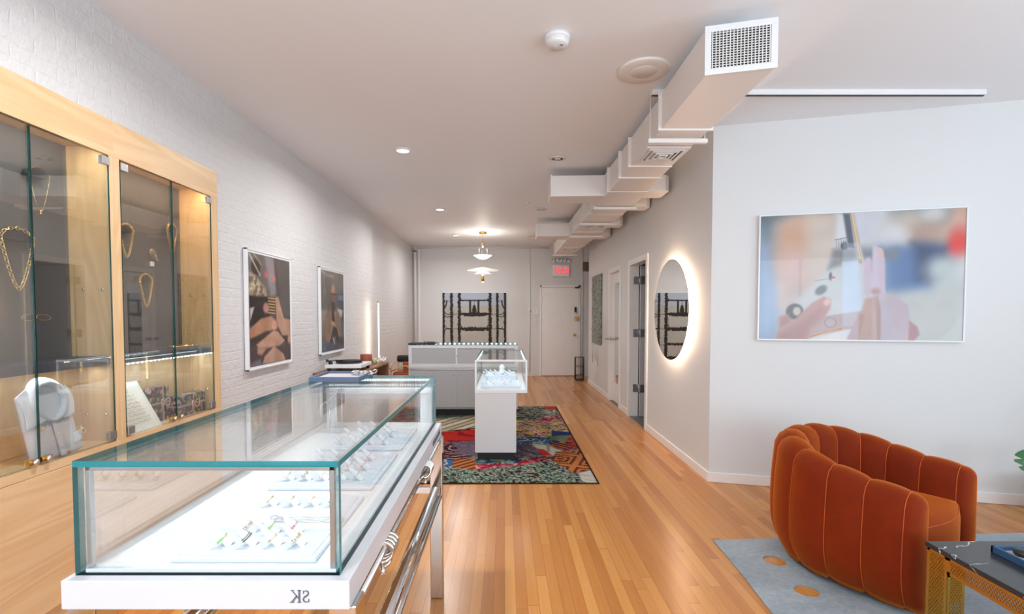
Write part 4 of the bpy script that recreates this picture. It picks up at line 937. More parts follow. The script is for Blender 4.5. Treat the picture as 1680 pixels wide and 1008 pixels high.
C.ell(*A1(212, 300), .085, .085, (196, 146, 122), .02); C.ell(*A1(212, 375), .07, .07, (150, 96, 82), .02); C.line(A((190, 330), (240, 335)), .020, (66, 44, 40), .012); C.ell(*A1(208, 425), .05, .025, (84, 46, 44), .012)
C.poly(A((120, 560), (190, 480), (250, 490), (285, 580), (275, 780), (170, 830), (110, 760)), (150, 124, 106), .03); C.poly(A((195, 430), (228, 430), (225, 620), (200, 620)), (60, 38, 36), .015); C.poly(A((215, 510), (245, 515), (235, 600)), (190, 140, 118), .015)
C.ell(*A1(210, 640), .11, .03, (206, 154, 130), .012, .3); C.ell(*A1(225, 665), .08, .03, (190, 134, 112), .012, .3)
C.poly(A((175, 860), (200, 740), (215, 660), (245, 690), (265, 790), (290, 850), (250, 850), (225, 760), (200, 860)), (44, 38, 48), .012)
C.poly(A((105, 850), (312, 820), (312, 910), (105, 945)), (72, 84, 112), .03); C.line(A((210, 790), (228, 850)), .02, (206, 200, 196), .008); C.ell(*A1(130, 890), .06, .03, (110, 128, 160), .02); C.poly(A((255, 780), (310, 790), (310, 880), (270, 860)), (50, 48, 60), .02)
wall_print(5.40, 6.21, .972, 1.962, C, 'white-framed portrait photograph of a seated person, farther of the two on the brick wall')
# --- canvas with dark iron-like tracery on the far wall
def q9(x, y): return ((x - 150) / (1100 - 150.0), (y - 100) / (1450 - 100.0))
B9 = lambda *p: [q9(*k) for k in p]
C = Canvas(1.465, 1.57, .007, (198, 196, 190)); C.gain = .93; ink = (56, 52, 48)
nz = C.noise(9, 5); C.blend(np.clip(.5 + nz * .3, 0, 1), (182, 180, 174), .6)
C.poly(B9((130, 80), (1110, 80), (1110, 345), (130, 345)), (188, 200, 218), .008); C.poly(B9((300, 80), (385, 80), (385, 360), (300, 360)), (192, 200, 222), .005)
def post(x0, x1, y0=95, y1=1455, jag=7, step=26):
    pts = [(x0, y0)]; y = y0; rs = random.Random(int(x0))
    L_, R_ = [], []
    while y < y1: L_.append((x0 + rs.uniform(-jag, jag), y)); R_.append((x1 + rs.uniform(-jag, jag), y)); y += step * rs.uniform(.5, 1)
    C.poly(B9(*(L_ + R_[::-1])), ink, .004)
for a_ in ((150, 180, 6), (268, 303, 5), (382, 418, 7), (842, 880, 7), (955, 985, 5), (1070, 1100, 6)): post(a_[0] - 2, a_[1] + 3, jag=a_[2] + 2)
def rail(y, h, x0, x1, jag=14, step=14, up=1, dn=1):
    rs = random.Random(int(y)); T_, B_ = [], []; x = x0
    while x < x1: T_.append((x, y - h / 2 - (rs.random() ** 2) * jag * up)); B_.append((x, y + h / 2 + (rs.random() ** 2) * jag * dn)); x += step * rs.uniform(.5, 1)
    C.poly(B9(*(T_ + B_[::-1])), ink, .004)
rail(248, 16, 410, 850, 18, 12); rail(515, 34, 410, 850, 22, 14); rail(548, 26, 470, 790, 16, 14); rail(812, 36, 410, 850, 36, 13); rail(838, 26, 480, 780, 16); rail(1120, 30, 410, 850, 26); rail(1390, 30, 410, 850, 30)
for s in (0, 1):
    mx = lambda x: x if s == 0 else 1250 - x
    for yy in (515, 532, 805, 822, 1130, 1145): C.line(B9((mx(230), yy), (mx(400), yy)), .006, ink, .003)
    C.line(B9((mx(180), 470), (mx(195), 510), (mx(230), 530), (mx(290), 532)), .016, ink, .004); C.line(B9((mx(185), 560), (mx(225), 578), (mx(280), 560)), .018, ink, .005)
    C.line(B9((mx(215), 262), (mx(205), 340), (mx(165), 440)), .03, ink, .005); C.line(B9((mx(180), 262), (mx(280), 275)), .008, ink, .003); C.line(B9((mx(180), 244), (mx(290), 244)), .006, ink, .003)
    C.line(B9((mx(170), 850), (mx(205), 812), (mx(290), 808)), .022, ink, .006); C.line(B9((mx(205), 780), (mx(215), 812)), .014, ink, .004)
    C.poly(B9((mx(548), 255), (mx(578), 255), (mx(578), 510), (mx(548), 510)), ink, .004)
    C.line(B9((mx(420), 215), (mx(430), 238)), .02, ink, .006); C.line(B9((mx(415), 740), (mx(440), 790)), .022, ink, .008)
    for yy in range(600, 780, 26): C.ell(*q9(mx(416), yy), .01, .005, ink, .004)
    C.line(B9((mx(625), 360), (mx(585), 490)), .014, ink, .004)
    C.line(B9((mx(170), 1140), (mx(205), 1110), (mx(290), 1108)), .022, ink, .006)
C.line(B9((625, 262), (625, 360)), .008, ink, .003); C.ell(*q9(625, 355), .018, .012, ink, .005); C.ell(*q9(625, 385), .026, .016, ink, .006); C.ell(*q9(625, 430), .034, .028, ink, .008); C.ell(*q9(625, 480), .03, .02, ink, .006)
t_ = thing('tapestry', 'wide pale canvas with dark jagged ironwork pattern on the far wall', 'picture', (-.70, YF - .02, .355))
kid(MB().box(-1.437, .032, YF - .024, YF - .003, .355, 1.925), 'stretcher', M['card'], t_)
C.mesh('print', (-1.437, YF - .026, 1.925), (1.469, 0, 0), (0, 0, -1.57), M['canvas'], t_)
# ============================================================ glass display counter (nearest)
SX0, SX1, SY0, SY1, SZ0, SZ1 = -.911, -.350, 1.016, 2.462, .876, 1.121
ct = thing('display_counter', 'long glass-topped jewellery counter on polished steel legs, nearest the camera', 'display counter', (-.63, 1.74, 0))
# apron / drawer box and white deck
kid(MB().box(SX0 - .012, SX1 + .027, SY0 - .022, SY1 + .01, .815, SZ0), 'apron', M['apron'], ct, bevel=.002)
kid(MB().box(SX0 + .012, SX1 - .012, SY0 + .012, SY1 - .012, SZ0, SZ0 + .008), 'deck', M['deck'], ct)
G = .013
gp_ = kid(MB().pane(SX0, SX1, SY0, SY1, SZ1 - G, SZ1, 'z'), 'glass_top', [M['glass_top'], M['edge']], ct)
kid(MB().pane(SX0, SX1, SY0, SY0 + G, SZ0, SZ1 - G, 'y'), 'glass_front', [M['glass'], M['edge']], ct)
kid(MB().pane(SX0, SX0 + G, SY0 + G, SY1 - .0, SZ0, SZ1 - G, 'x'), 'glass_side', [M['glass'], M['edge']], ct)
kid(MB().pane(SX1 - G, SX1, SY0 + G, SY1 - .0, SZ0, SZ1 - G, 'x'), 'glass_side', [M['glass'], M['edge']], ct)
c = .011; X0, X1, Y0_, Y1_ = SX0 + G + .001, SX1 - G - .001, SY0 + G + .001, SY1 - .002; zt = SZ1 - G - .001
mb = MB().box(X0, X1, Y0_, Y0_ + c, zt - c, zt).box(X0, X0 + c, Y0_, Y1_, zt - c, zt).box(X1 - c, X1, Y0_, Y1_, zt - c, zt)
mb.box(X0, X0 + c, Y0_, Y0_ + c, SZ0 + .008, zt).box(X1 - c, X1, Y0_, Y0_ + c, SZ0 + .008, zt)
kid(mb, 'corner_channel', M['alu'], ct, bevel=.001)
# inner side door frames at the staff end
mb = MB().box(X0, X1, Y1_ - .03, Y1_, 1.036, 1.062).box(X0, X1, Y1_ - .02, Y1_, zt - .014, zt).box(X1 - .062, X1 - .002, Y1_ - .02, Y1_, SZ0 + .008, 1.036).box(X0, X0 + .05, Y1_ - .02, Y1_, SZ0 + .008, 1.036)
kid(mb, 'rear_frame', M['white'], ct, bevel=.001)
kid(MB().pane(X0 + .05, X1 - .06, Y1_ - .012, Y1_ - .006, SZ0 + .01, 1.036, 'y'), 'rear_sliding_door', [M['glass'], M['edge']], ct)
mb = MB()
for k in range(40): xx = X0 + .02 + k * (X1 - X0 - .04) / 39; mb.box(xx - .004, xx + .004, Y1_ - .026, Y1_ - .021, zt - .010, zt - .002)
kid(mb, 'led_strip', M['led_soft'], ct)
area('counter_led_rear', ((X0 + X1) / 2, Y1_ - .05, zt - .018), (R(-20), 0, 0), .48, .01, .22, (.86, .96, 1.0))
area('counter_led_front', ((X0 + X1) / 2, Y0_ + .03, zt - .018), (R(15), 0, 0), .48, .01, .22, (.86, .96, 1.0))
area('counter_led_side', (X0 + .025, (Y0_ + Y1_) / 2, zt - .018), (0, R(-20), 0), .01, 1.3, .5, (.86, .96, 1.0))
area('counter_led_side', (X1 - .025, (Y0_ + Y1_) / 2, zt - .018), (0, R(20), 0), .01, 1.3, .5, (.86, .96, 1.0))
# legs
for (x0, y0) in ((SX1 - .022, SY1 - .062), (SX0 - .012, SY1 - .062), (SX1 - .022, SY0 - .01), (SX0 - .012, SY0 - .01)):
    kid(MB().box(x0, x0 + .06, y0, y0 + .06, 0.004, .815), 'leg', M['steel'], ct, bevel=.003)
# twisted rails with knots, left and right
for X_ in (SX1 + .016, SX0 + .004):
    r_ = kid(MB().tube([(X_, SY0, .787), (X_, SY1 - .03, .787)], .0125, 16), 'upper_rail', M['steel'], ct)
    for yk in (1.36, 2.02, 1.27) if False else (1.34, 2.03):
        mb = MB()
        for k in range(4):
            mb.tube(circ((X_, yk - .03 + .02 * k, .787 - .008), .026, 22, (1, .35, 0), (0, .12, 1)), .0055, 8, 0, True)
        kid(mb, 'knot', M['steel'], r_)
        mb = MB().tube([(X_ + .012 * math.cos(k * .9), yk - .07 + .012 * k, .77 - .028 + .014 * math.sin(k * .9)) for k in range(12)], .006, 8)
        kid(mb, 'twist', M['steel'], r_)
    kid(MB().tube([(X_ - .012, SY0, .548), (X_ - .012, SY1 - .03, .548)], .024, 18), 'lower_rail', M['steel'], ct)
    kid(MB().tube([(X_ + .010, SY0, .522), (X_ + .010, SY1 - .03, .522)], .012, 14), 'lower_rail', M['steel'], ct)
for y in (SY0 + .02, SY1 - .03): kid(MB().box(SX0 + .04, SX1 - .02, y - .012, y + .012, .53, .56), 'cross_bar', M['steel'], ct)
# monogram in serif letters, reading in reverse as in the photograph
def letters(xr, z0, h, y):
    """K then S, laid right to left -> mirrored"""
    mb = MB(); d = (0, -.0015, 0)
    def pg(pts): mb.prism([(xr - a * h, y, z0 + b * h) for a, b in pts], d)
    s = .0
    # S (starts at the right edge because the monogram is reversed)
    P_ = [(.50, .78), (.44, .90), (.30, .96), (.15, .90), (.10, .76), (.16, .62), (.30, .52), (.44, .42), (.52, .26), (.46, .10), (.30, .03), (.12, .08), (.06, .22)]
    Wd = [.03, .05, .06, .09, .11, .13, .14, .13, .11, .09, .06, .05, .03]
    n = len(P_); Lp_, Rp_ = [], []
    for i in range(n):
        a = Vector(P_[max(0, i - 1)]); b = Vector(P_[min(n - 1, i + 1)]); t = (b - a).normalized(); nn = Vector((-t.y, t.x)) * Wd[i] / 2
        Lp_.append(Vector(P_[i]) + nn); Rp_.append(Vector(P_[i]) - nn)
    for i in range(n - 1): pg([Lp_[i], Lp_[i + 1], Rp_[i + 1], Rp_[i]])
    pg([(.48, .70), (.53, .70), (.53, .97), (.50, .97)]); pg([(.05, .02), (.08, .02), (.10, .30), (.05, .30)])
    o = .68
    pg([(o + .08, 0), (o + .22, 0), (o + .22, 1), (o + .08, 1)]); pg([(o, 0), (o + .30, 0), (o + .30, .035), (o, .035)]); pg([(o, .965), (o + .30, .965), (o + .30, 1), (o, 1)])
    pg([(o + .22, .38), (o + .70, .97), (o + .76, .97), (o + .22, .30)]); pg([(o + .30, .50), (o + .38, .60), (o + .84, .03), (o + .66, .03)])
    pg([(o + .54, .965), (o + .86, .965), (o + .86, 1), (o + .54, 1)]); pg([(o + .56, 0), (o + .92, 0), (o + .92, .035), (o + .56, .035)])
    return mb
kid(letters(-.405, .831, .026, SY0 - .0221), 'monogram', M['ledgelgrey'], ct)
text_mesh('side_lettering', 'SHAHLA KARIMI', .034, M['ledgelgrey'], (SX1 + .028, 2.29, .846), (R(90), 0, R(90)), True, .001, ct, 1.0)

# ---- ring trays with finger cones and rings
def cone_proto():
    t_ = MB(); prof = [(.0085, 0), (.0088, .001), (.0075, .022), (.0052, .041), (.003, .045), (.0008, .0465)]
    t_.lathe(prof, (0, 0, 0), 16, 0, Matrix.Rotation(R(-44), 4, 'Y') @ Matrix.Rotation(R(8), 4, 'X'))
    t_.lathe([(.001, -.0005), (.0095, -.0005), (.0095, .0005), (.001, .001)], (0, 0, 0), 16)
    o = t_.build('ring_cone', M['cone'], None, 0, local=True); return o
def ring_mesh(kind):
    mb = MB(); rot = Matrix.Rotation(R(-44), 4, 'Y') @ Matrix.Rotation(R(8), 4, 'X'); tr = rot @ Matrix.Translation((0, 0, .020))
    def band(r, w, z=0): mb.tube([tr @ Vector((r * math.cos(2 * math.pi * k / 22), r * math.sin(2 * math.pi * k / 22), z)) for k in range(22)], w, 6, 0, True)
    if kind == 0: band(.0095, .0011)
    elif kind == 1: band(.0095, .0009, -.0018); band(.0097, .0009, .0018)
    elif kind == 2: band(.0095, .0013); band(.0095, .0008, .004)
    else: band(.0095, .001)
    gem = MB()
    if kind in (1, 3, 4, 5):
        for k, a in enumerate(((-.5, 0, .5) if kind != 3 else (0,))):
            p = Vector((.0115 * math.cos(a - 1.57), .0115 * math.sin(a - 1.57), 0)); gem.lathe([(.0004, -.003), (.0030 if kind != 3 else .0042, 0), (.0022, .0016), (.0004, .002)], tr @ p, 8)
    return mb, gem
cone0 = cone_proto(); protos = []
for k, (bm_, gm_) in enumerate(((0, None), (1, 'silver'), (2, None), (3, 'crystal'), (4, 'red'), (5, 'green'))):
    b_, g_ = ring_mesh(k); e_ = b_.build('finger_ring', M['gold'] if k != 2 else M['pebble'], None, 0, local=True)
    if g_.v: g_.build('gem', M[gm_ or 'silver'], e_, 0, local=True)
    protos.append([e_, False])
cone_used = [False]
def put(o, used, loc, lbl, cat, grp, rz=0.0):
    c_ = o if not used else copy_tree(o)
    c_.location = loc; c_.rotation_euler = (0, 0, rz); c_.scale = (1.22, 1.22, 1.22); tag(c_, lbl, cat, grp); return c_
def cones(z, rows, tray, grp):
    """rows: list of (row words, y, [x...], [ring kinds])"""
    for words_, y, xs, kinds in rows:
        for i, (x, k) in enumerate(zip(xs, kinds)):
            w_ = ['leftmost', 'second from the left', 'third from the left', 'fourth from the left', 'fifth from the left', 'sixth from the left'][i] if i < len(xs) - 1 else 'rightmost'
            c_ = put(cone0, cone_used[0], (x, y, z), 'white ring cone, %s in the %s row on the %s tray' % (w_, words_, tray), 'ring cone', grp); cone_used[0] = True
            if k is None: continue
            e_, u_ = protos[k]; desc = ['plain gold ring', 'gold ring with clear stones', 'dark metal ring', 'large-stone gold ring', 'pink-stone gold ring', 'green-stone gold ring'][k]
            put(e_, u_, (x, y, z), '%s, %s, %s row, %s tray' % (desc, w_, words_, tray), 'ring', 'rings in the glass counter'); protos[k][1] = True
DZ = SZ0 + .008
def tray(x0, x1, y0, y1, lbl):
    t_ = thing('ring_tray', lbl, 'tray', ((x0 + x1) / 2, (y0 + y1) / 2, DZ))
    kid(MB().box(x0, x1, y0, y1, DZ, DZ + .010), 'tray_base', M['tray'], t_, bevel=.003)
    kid(MB().box(x0 + .012, x1 - .012, y0 + .012, y1 - .012, DZ + .009, DZ + .012), 'padded_insert', M['tray'], t_, bevel=.001); return DZ + .012
zt1 = tray(-.735, -.415, 1.052, 1.425, 'white ring tray nearest the camera in the glass counter')
zt2 = tray(-.735, -.412, 1.490, 1.862, 'white ring tray in the middle of the glass counter')
zt3 = tray(-.735, -.412, 1.925, 2.290, 'white ring tray farthest back in the glass counter')
cones(zt1, [('front', 1.115, [-.636, -.579, -.521, -.466], [5, 2, 0, 1]), ('second', 1.180, [-.612, -.555, -.500], [1, 5, 4]), ('third', 1.350, [-.640, -.581, -.524, -.467], [0, 3, 3, 0])], 'nearest', 'ring cones on the nearest tray')
cones(zt2, [('front', 1.560, [-.683, -.628, -.573, -.516, -.462], [3, 1, 3, 1, 0]), ('middle', 1.665, [-.683, -.628, -.573, -.516, -.471], [0, 0, 1, 3, 0]), ('back', 1.775, [-.650, -.595, -.540, -.482], [0, 1, 0, 3])], 'middle', 'ring cones on the middle tray')
cones(zt3, [('front', 1.99, [-.66, -.60, -.54, -.48], [1, 3, 0, 0]), ('middle', 2.11, [-.66, -.60, -.54, -.48], [0, 1, 3, 0]), ('back', 2.24, [-.64, -.58, -.52], [3, 0, 0])], 'far', 'ring cones on the far tray')
# fine chains laid across the nearest tray
for i, (y, x0, x1) in enumerate(((1.232, -.60, -.425), (1.246, -.575, -.428), (1.262, -.595, -.43))):
    mb = MB().tube([(x0 + (x1 - x0) * k / 20, y + .002 * math.sin(k), zt1 + .002) for k in range(21)], .0007, 5)
    mb.tube(circ((x0 - .010, y, zt1 + .002), .010, 14), .0009, 5, 0, True); mb.tube(circ((x1 + .006, y, zt1 + .002), .005, 12), .0009, 5, 0, True)
    tag(mb.build('fine_chain', M['silver'] if i else M['gold']), 'fine straight chain laid across the nearest ring tray, %s' % ['nearest the camera', 'middle one', 'farthest back'][i], 'bracelet', 'fine chains on the nearest tray')
# crystal chain on slim acrylic posts, at the far left of the counter
t_ = thing('bracelet_stand', 'slim clear stand of upright posts at the far left end of the counter', 'stand', (-.82, 2.30, DZ))
pA = [(-.905 + .03, 2.30, 1.0), (-.842, 2.33, 1.015), (-.815, 2.335, 1.045), (-.790, 2.35, 1.065)]
kid(MB().lathe([(.001, 0), (.03, 0), (.03, .006), (.001, .007)], (-.80, 2.35, DZ), 24), 'foot', M['alu'], t_)
for q in pA[1:]: kid(MB().tube([(q[0], q[1], DZ), (q[0], q[1], q[2])], .0022, 8), 'post', M['silver'], t_)
mb = MB(); pts = [Vector(p_) for p_ in ((-.885, 2.30, .965), (-.870, 2.31, 1.0), (-.842, 2.33, 1.018), (-.815, 2.335, 1.048), (-.800, 2.34, 1.068), (-.780, 2.35, 1.070))]
for a, b in zip(pts[:-1], pts[1:]):
    for k in range(4): mb.lathe([(.0006, -.006), (.0062, 0), (.0006, .006)], a + (b - a) * k / 4, 8)
tag(mb.build('crystal_bracelet', M['silver']), 'pale crystal bracelet draped over the clear stand posts', 'bracelet')
# ---- blue tray on top of the counter, with silver jewellery
q0, q1 = at(508, 628, z=SZ1), at(592, 628, z=SZ1); qr = at(624, 611, z=SZ1)
bx0, bx1, by0, by1 = -.890, -.662, 2.205, 2.440
t_ = thing('blue_tray', 'slate blue open tray standing on the glass counter', 'tray', ((bx0 + bx1) / 2, (by0 + by1) / 2, SZ1))
Tz = SZ1 + .001; e = .009
kid(MB().box(bx0, bx1, by0, by0 + e, Tz, Tz + .023).box(bx0, bx1, by1 - e, by1, Tz, Tz + .023).box(bx0, bx0 + e, by0 + e, by1 - e, Tz, Tz + .023).box(bx1 - e, bx1, by0 + e, by1 - e, Tz, Tz + .023), 'rim', M['bluebox'], t_, bevel=.002)
kid(MB().box(bx0 + e, bx1 - e, by0 + e, by1 - e, Tz, Tz + .012), 'velvet_insert', M['greyvelvet'], t_)
mb = MB()
for k in range(15):
    mb.tube(circ((-.735 + .0068 * k, 2.37 + .02 * math.sin(k * 1.9), Tz + .025 + .004 * math.sin(k * 2.3)), .012, 14, (1, .3 * math.sin(k), .2), (0, 1, .7 * math.cos(k * 1.3))), .0022, 6, 0, True)
tag(mb.build('chain_bracelet', M['silver']), 'chunky silver link bracelet in the corner of the blue tray', 'bracelet')

# ============================================================ grey sales desk with glass top, far end
DY = 6.80; dx0, dx1, dd = -1.345, .185, .56
ds = thing('display_desk', 'wide grey counter with lit glass top and sliding doors, before the dark canvas', 'display counter', ((dx0 + dx1) / 2, DY + dd / 2, 0))
kid(MB().box(dx0 + .05, dx1 - .05, DY + .03, DY + dd - .03, .009, .10), 'plinth', M['black'], ds)
kid(MB().box(dx0, dx1, DY, DY + dd, .10, .69), 'lower_body', M['lam'], ds, bevel=.002)
for (a, b, dy) in ((dx0 + .03, -.665, .012), (-.670, dx1 - .03, .005)):
    o_ = kid(MB().box(a, b, DY - dy - .006, DY - dy + .006, .125, .645), 'sliding_door', M['lam2'], ds, bevel=.0015)
    kid(MB().lathe([(.001, 0), (.012, 0), (.011, .003), (.001, .003)], (a + (b - a) * .93 if a < -1 else a + .05, DY - dy - .006, .585), 14, 0, Matrix.Rotation(R(90), 4, 'X')), 'lock', M['alu'], o_)
kid(MB().box(dx0 + .02, dx1 - .02, DY - .018, DY - .0, .655, .675), 'door_track', M['alu'], ds)
kid(MB().box(dx0 + .02, dx1 - .02, DY - .018, DY - .0, .105, .120), 'door_track', M['alu'], ds)
mb = MB().box(dx0, dx1, DY, DY + .025, .69, .735).box(dx0, dx1, DY, DY + .025, .955, .995).box(dx0, dx0 + .045, DY, DY + .025, .735, .955).box(dx1 - .045, dx1, DY, DY + .025, .735, .955)
kid(mb, 'upper_frame', M['white'], ds, bevel=.002)
kid(MB().box(dx0 + .045, -.66, DY + .010, DY + .015, .735, .955), 'upper_door', M['lam2'], ds)
kid(MB().box(-.675, dx1 - .045, DY + .018, DY + .023, .735, .955), 'upper_door', M['lam2'], ds)
kid(MB().box(-.685, -.660, DY + .002, DY + .012, .735, .955), 'door_edge', M['white'], ds)
kid(MB().lathe([(.001, 0), (.009, 0), (.009, .006), (.001, .007)], (-.668, DY + .002, .85), 12, 0, Matrix.Rotation(R(90), 4, 'X')), 'lock', M['alu'], ds)
kid(MB().box(dx0, dx1, DY + .025, DY + dd, .69, .715), 'display_floor', M['deck'], ds)
kid(MB().pane(dx0, dx1, DY + .0, DY + dd, .996, 1.004, 'z'), 'glass_top', [M['glass_top'], M['edge']], ds)
kid(MB().pane(dx0, dx1, DY + dd - .008, DY + dd, .715, .996, 'y'), 'glass_front', [M['glass'], M['edge']], ds)
kid(MB().pane(dx0, dx0 + .008, DY + .025, DY + dd - .008, .715, .996, 'x'), 'glass_side', [M['glass'], M['edge']], ds)
kid(MB().pane(dx1 - .008, dx1, DY + .025, DY + dd - .008, .715, .996, 'x'), 'glass_side', [M['glass'], M['edge']], ds)
mb = MB(); 
for k in range(22): xx = dx0 + .03 + k * (dx1 - dx0 - .06) / 21; mb.lathe([(.001, -.009), (.012, -.007), (.014, 0), (.012, .007), (.001, .009)], (xx, DY + dd - .02, .989), 10)
kid(mb, 'led_strip', M['led'], ds); kid(MB().box(dx0, dx1, DY + dd - .014, DY + dd - .009, .975, .995), 'led_rail', M['alu'], ds)
area('desk_led', ((dx0 + dx1) / 2, DY + dd - .05, .97), (R(-15), 0, 0), 1.4, .01, 1.6, (.88, .97, 1.0))
o = MB().box(-1.36, -.985, DY + .03, DY + .34, 1.0045, 1.022).build('dark_tray', M['felt_dark'], None, .004); tag(o, 'flat dark blue-grey tray on the left end of the far counter', 'tray')
mb = MB()
for k in range(7): mb.tube(circ((-1.13 + .02 * k, DY + .12 + .006 * (k % 3), 1.034), .016, 12, (1, .2, 0), (0, .8, .5)), .005, 6, 0, True)
tag(mb.build('dark_chain', M['blacksatin']), 'heap of dark chain on the tray of the far counter', 'necklace')

# ============================================================ pedestal case on the rug
TY = 4.675; tx0, tx1, td = -.288, .218, 1.38
pc = thing('pedestal_case', 'white pedestal with a lit glass case on top, standing on the rug', 'display case', (-.09, TY + .3, 0))
kid(MB().box(tx0 + .025, .085, TY + .05, TY + 1.25, .0095, .09), 'plinth', M['black'], pc)
kid(MB().box(tx0, .112, TY + .004, TY + 1.30, .09, .671), 'pedestal', M['lam'], pc, bevel=.002)
kid(MB().box(tx0, tx1, TY, TY + td, .672, .70), 'case_floor', M['white'], pc, bevel=.0015)
mb = MB().box(tx0, tx1, TY - .004, TY + .018, .975, .992).box(tx0, tx0 + .018, TY - .004, TY + .018, .70, .975).box(tx1 - .018, tx1, TY - .004, TY + .018, .70, .975).box(tx0, tx1, TY - .004, TY - .0002, .684, .702)
kid(mb, 'front_frame', M['white'], pc, bevel=.001)
kid(MB().pane(tx0, tx1, TY + .018, TY + td, .984, .992, 'z'), 'glass_top', [M['glass_top'], M['edge_dark']], pc)
kid(MB().pane(tx0 + .018, tx1 - .018, TY + .004, TY + .009, .702, .975, 'y'), 'front_door', [M['glass'], M['edge']], pc)
kid(MB().pane(tx0, tx0 + .008, TY + .018, TY + td - .008, .70, .984, 'x'), 'glass_side', [M['glass'], M['edge']], pc)
kid(MB().pane(tx1 - .008, tx1, TY + .018, TY + td - .008, .70, .984, 'x'), 'glass_side', [M['glass'], M['edge']], pc)
kid(MB().pane(tx0, tx1, TY + td - .008, TY + td, .70, .984, 'y'), 'glass_rear', [M['glass'], M['edge']], pc)
for x in (tx0 + .012, tx1 - .022): kid(MB().box(x, x + .010, TY + .02, TY + td - .01, .974, .983), 'led_strip', M['led_soft'], pc)
area('case_led', (tx0 + .03, TY + .6, .965), (0, R(-25), 0), .01, 1.1, .8, (.82, .96, 1.0)); area('case_led', (tx1 - .03, TY + .6, .965), (0, R(25), 0), .01, 1.1, .8, (.82, .96, 1.0))
z = .700
tq = thing('display_riser', 'white stepped riser inside the lit pedestal case', 'riser', (-.06, TY + .5, z))
kid(MB().box(tx0 + .05, tx1 - .06, TY + .10, TY + .55, z, z + .025), 'lower_step', M['tray'], tq, bevel=.003)
kid(MB().box(tx0 + .07, tx1 - .10, TY + .55, TY + .95, z, z + .07), 'upper_step', M['tray'], tq, bevel=.003)
for r_, (y, zz, n_c) in enumerate(((TY + .2, z + .025, 6), (TY + .38, z + .025, 6), (TY + .62, z + .07, 6), (TY + .82, z + .07, 6))):
    rw = ['front', 'second', 'third', 'back'][r_]
    for i in range(n_c):
        x = -.20 + .052 * i + .014 * (r_ % 2)
        w_ = ['leftmost', 'second from the left', 'third from the left', 'fourth from the left', 'fifth from the left', 'rightmost'][i]
        c_ = put(cone0, True, (x, y, zz), 'white ring cone, %s in the %s row inside the pedestal case' % (w_, rw), 'ring cone', 'ring cones in the pedestal case'); c_.scale = (1.15, 1.15, 1.15)
        if (i + r_) % 2 == 0:
            e_ = copy_tree(protos[(i * 2 + r_) % 4][0]); e_.location = (x, y, zz); e_.scale = (1.15,) * 3; tag(e_, 'ring on the %s cone of the %s row in the pedestal case' % (w_, rw), 'ring', 'rings in the pedestal case')
o = MB().lathe([(.001, 0), (.035, 0), (.03, .03), (.022, .05), (.03, .075), (.018, .10), (.001, .11)], (-.03, TY + .68, z + .071), 20).build('necklace_bust', M['cone']); tag(o, 'small white necklace bust rising behind the ring cones in the pedestal case', 'display bust')

# ============================================================ patterned rug
FLR = 0.0
rx0, rx1, ry0, ry1 = -1.535, .798, 4.056, 7.49
C = Canvas(rx1 - rx0, ry1 - ry0, .011, (60, 34, 36))
def rq(u, v): p = at(u, v, z=.008); return ((p.x - rx0) / (rx1 - rx0), (ry1 - p.y) / (ry1 - ry0))
def PR(*p): return [rq(*k) for k in p]
class RG:
    pass
def pal(n, bins):
    """map a noise field onto flat woven colours"""
    o = np.zeros(n.shape + (3,)); o[:] = bins[0][1]
    for t0, col_ in bins[1:]: o[n > t0] = col_
    return o
def patch(P, field, bins):
    m = C.soft(C.sdf(P), .006)[..., None]; C.c = C.c * (1 - m) + pal(field, bins) * m
cr, mar, grn, teal, red_, org, nav, gld, sage, pnk, brn, prp, blu = (206, 198, 182), (84, 24, 32), (112, 148, 120), (24, 62, 66), (196, 38, 30), (212, 84, 50), (40, 52, 110), (190, 150, 70), (122, 138, 110), (206, 74, 108), (124, 52, 22), (104, 84, 104), (52, 100, 160)
X_, Y_ = C.X, C.Y
def swirl(sc, sd): 
    sc *= 1.35
    
    a = C.noise(sc * .5, sd, 3); b = C.noise(sc * .5, sd + 9, 3); return C.noise(sc, sd + 3, 3, X_ + .10 * a, Y_ + .10 * b)
s1, s2, s3, s4 = swirl(14, 1), swirl(20, 2), swirl(26, 5), swirl(11, 8)
patch([(0, 0), (1, 0), (1, 1), (0, 1)], s1, [(-9, mar), (-.35, brn), (-.1, sage), (.15, (150, 120, 90)), (.45, nav), (.8, red_)])
patch(PR((690, 668), (740, 668), (800, 684), (690, 690)), s3, [(-9, (96, 120, 110)), (.2, (60, 90, 92))])
patch(PR((690, 690), (800, 680), (800, 700), (690, 712)), np.sin((X_ * 22 + Y_ * 14)), [(-9, cr), (-.3, (44, 36, 34)), (.2, gld), (.7, (180, 172, 150))])
patch(PR((690, 712), (800, 704), (800, 724), (690, 730)), s4, [(-9, red_), (.35, (150, 24, 28))])
patch(PR((690, 728), (800, 722), (800, 745), (690, 770)), np.sin(np.hypot(X_ - 1.0, Y_ - 2.35) * 42 + s4), [(-9, mar), (-.3, cr), (.0, prp), (.6, (70, 30, 36))])
patch(PR((745, 726), (790, 722), (790, 750), (755, 746)), s3, [(-9, prp), (0, (130, 112, 120)), (.4, (90, 70, 90))])
patch(PR((700, 750), (780, 760), (770, 778), (690, 776)), s2, [(-9, blu), (-.1, cr), (.2, (30, 50, 90)), (.5, (140, 190, 200))])
patch(PR((745, 752), (800, 756), (790, 772), (740, 768)), np.sin((X_ + Y_) * 60), [(-9, brn), (.2, (206, 120, 60))])
patch(PR((844, 664), (915, 664), (924, 690), (844, 690)), s2, [(-9, (60, 70, 66)), (-.4, sage), (0, cr), (.2, (40, 50, 56)), (.55, (120, 140, 120))])
patch(PR((882, 664), (915, 664), (918, 671), (900, 673)), s4, [(-9, (206, 66, 44))])
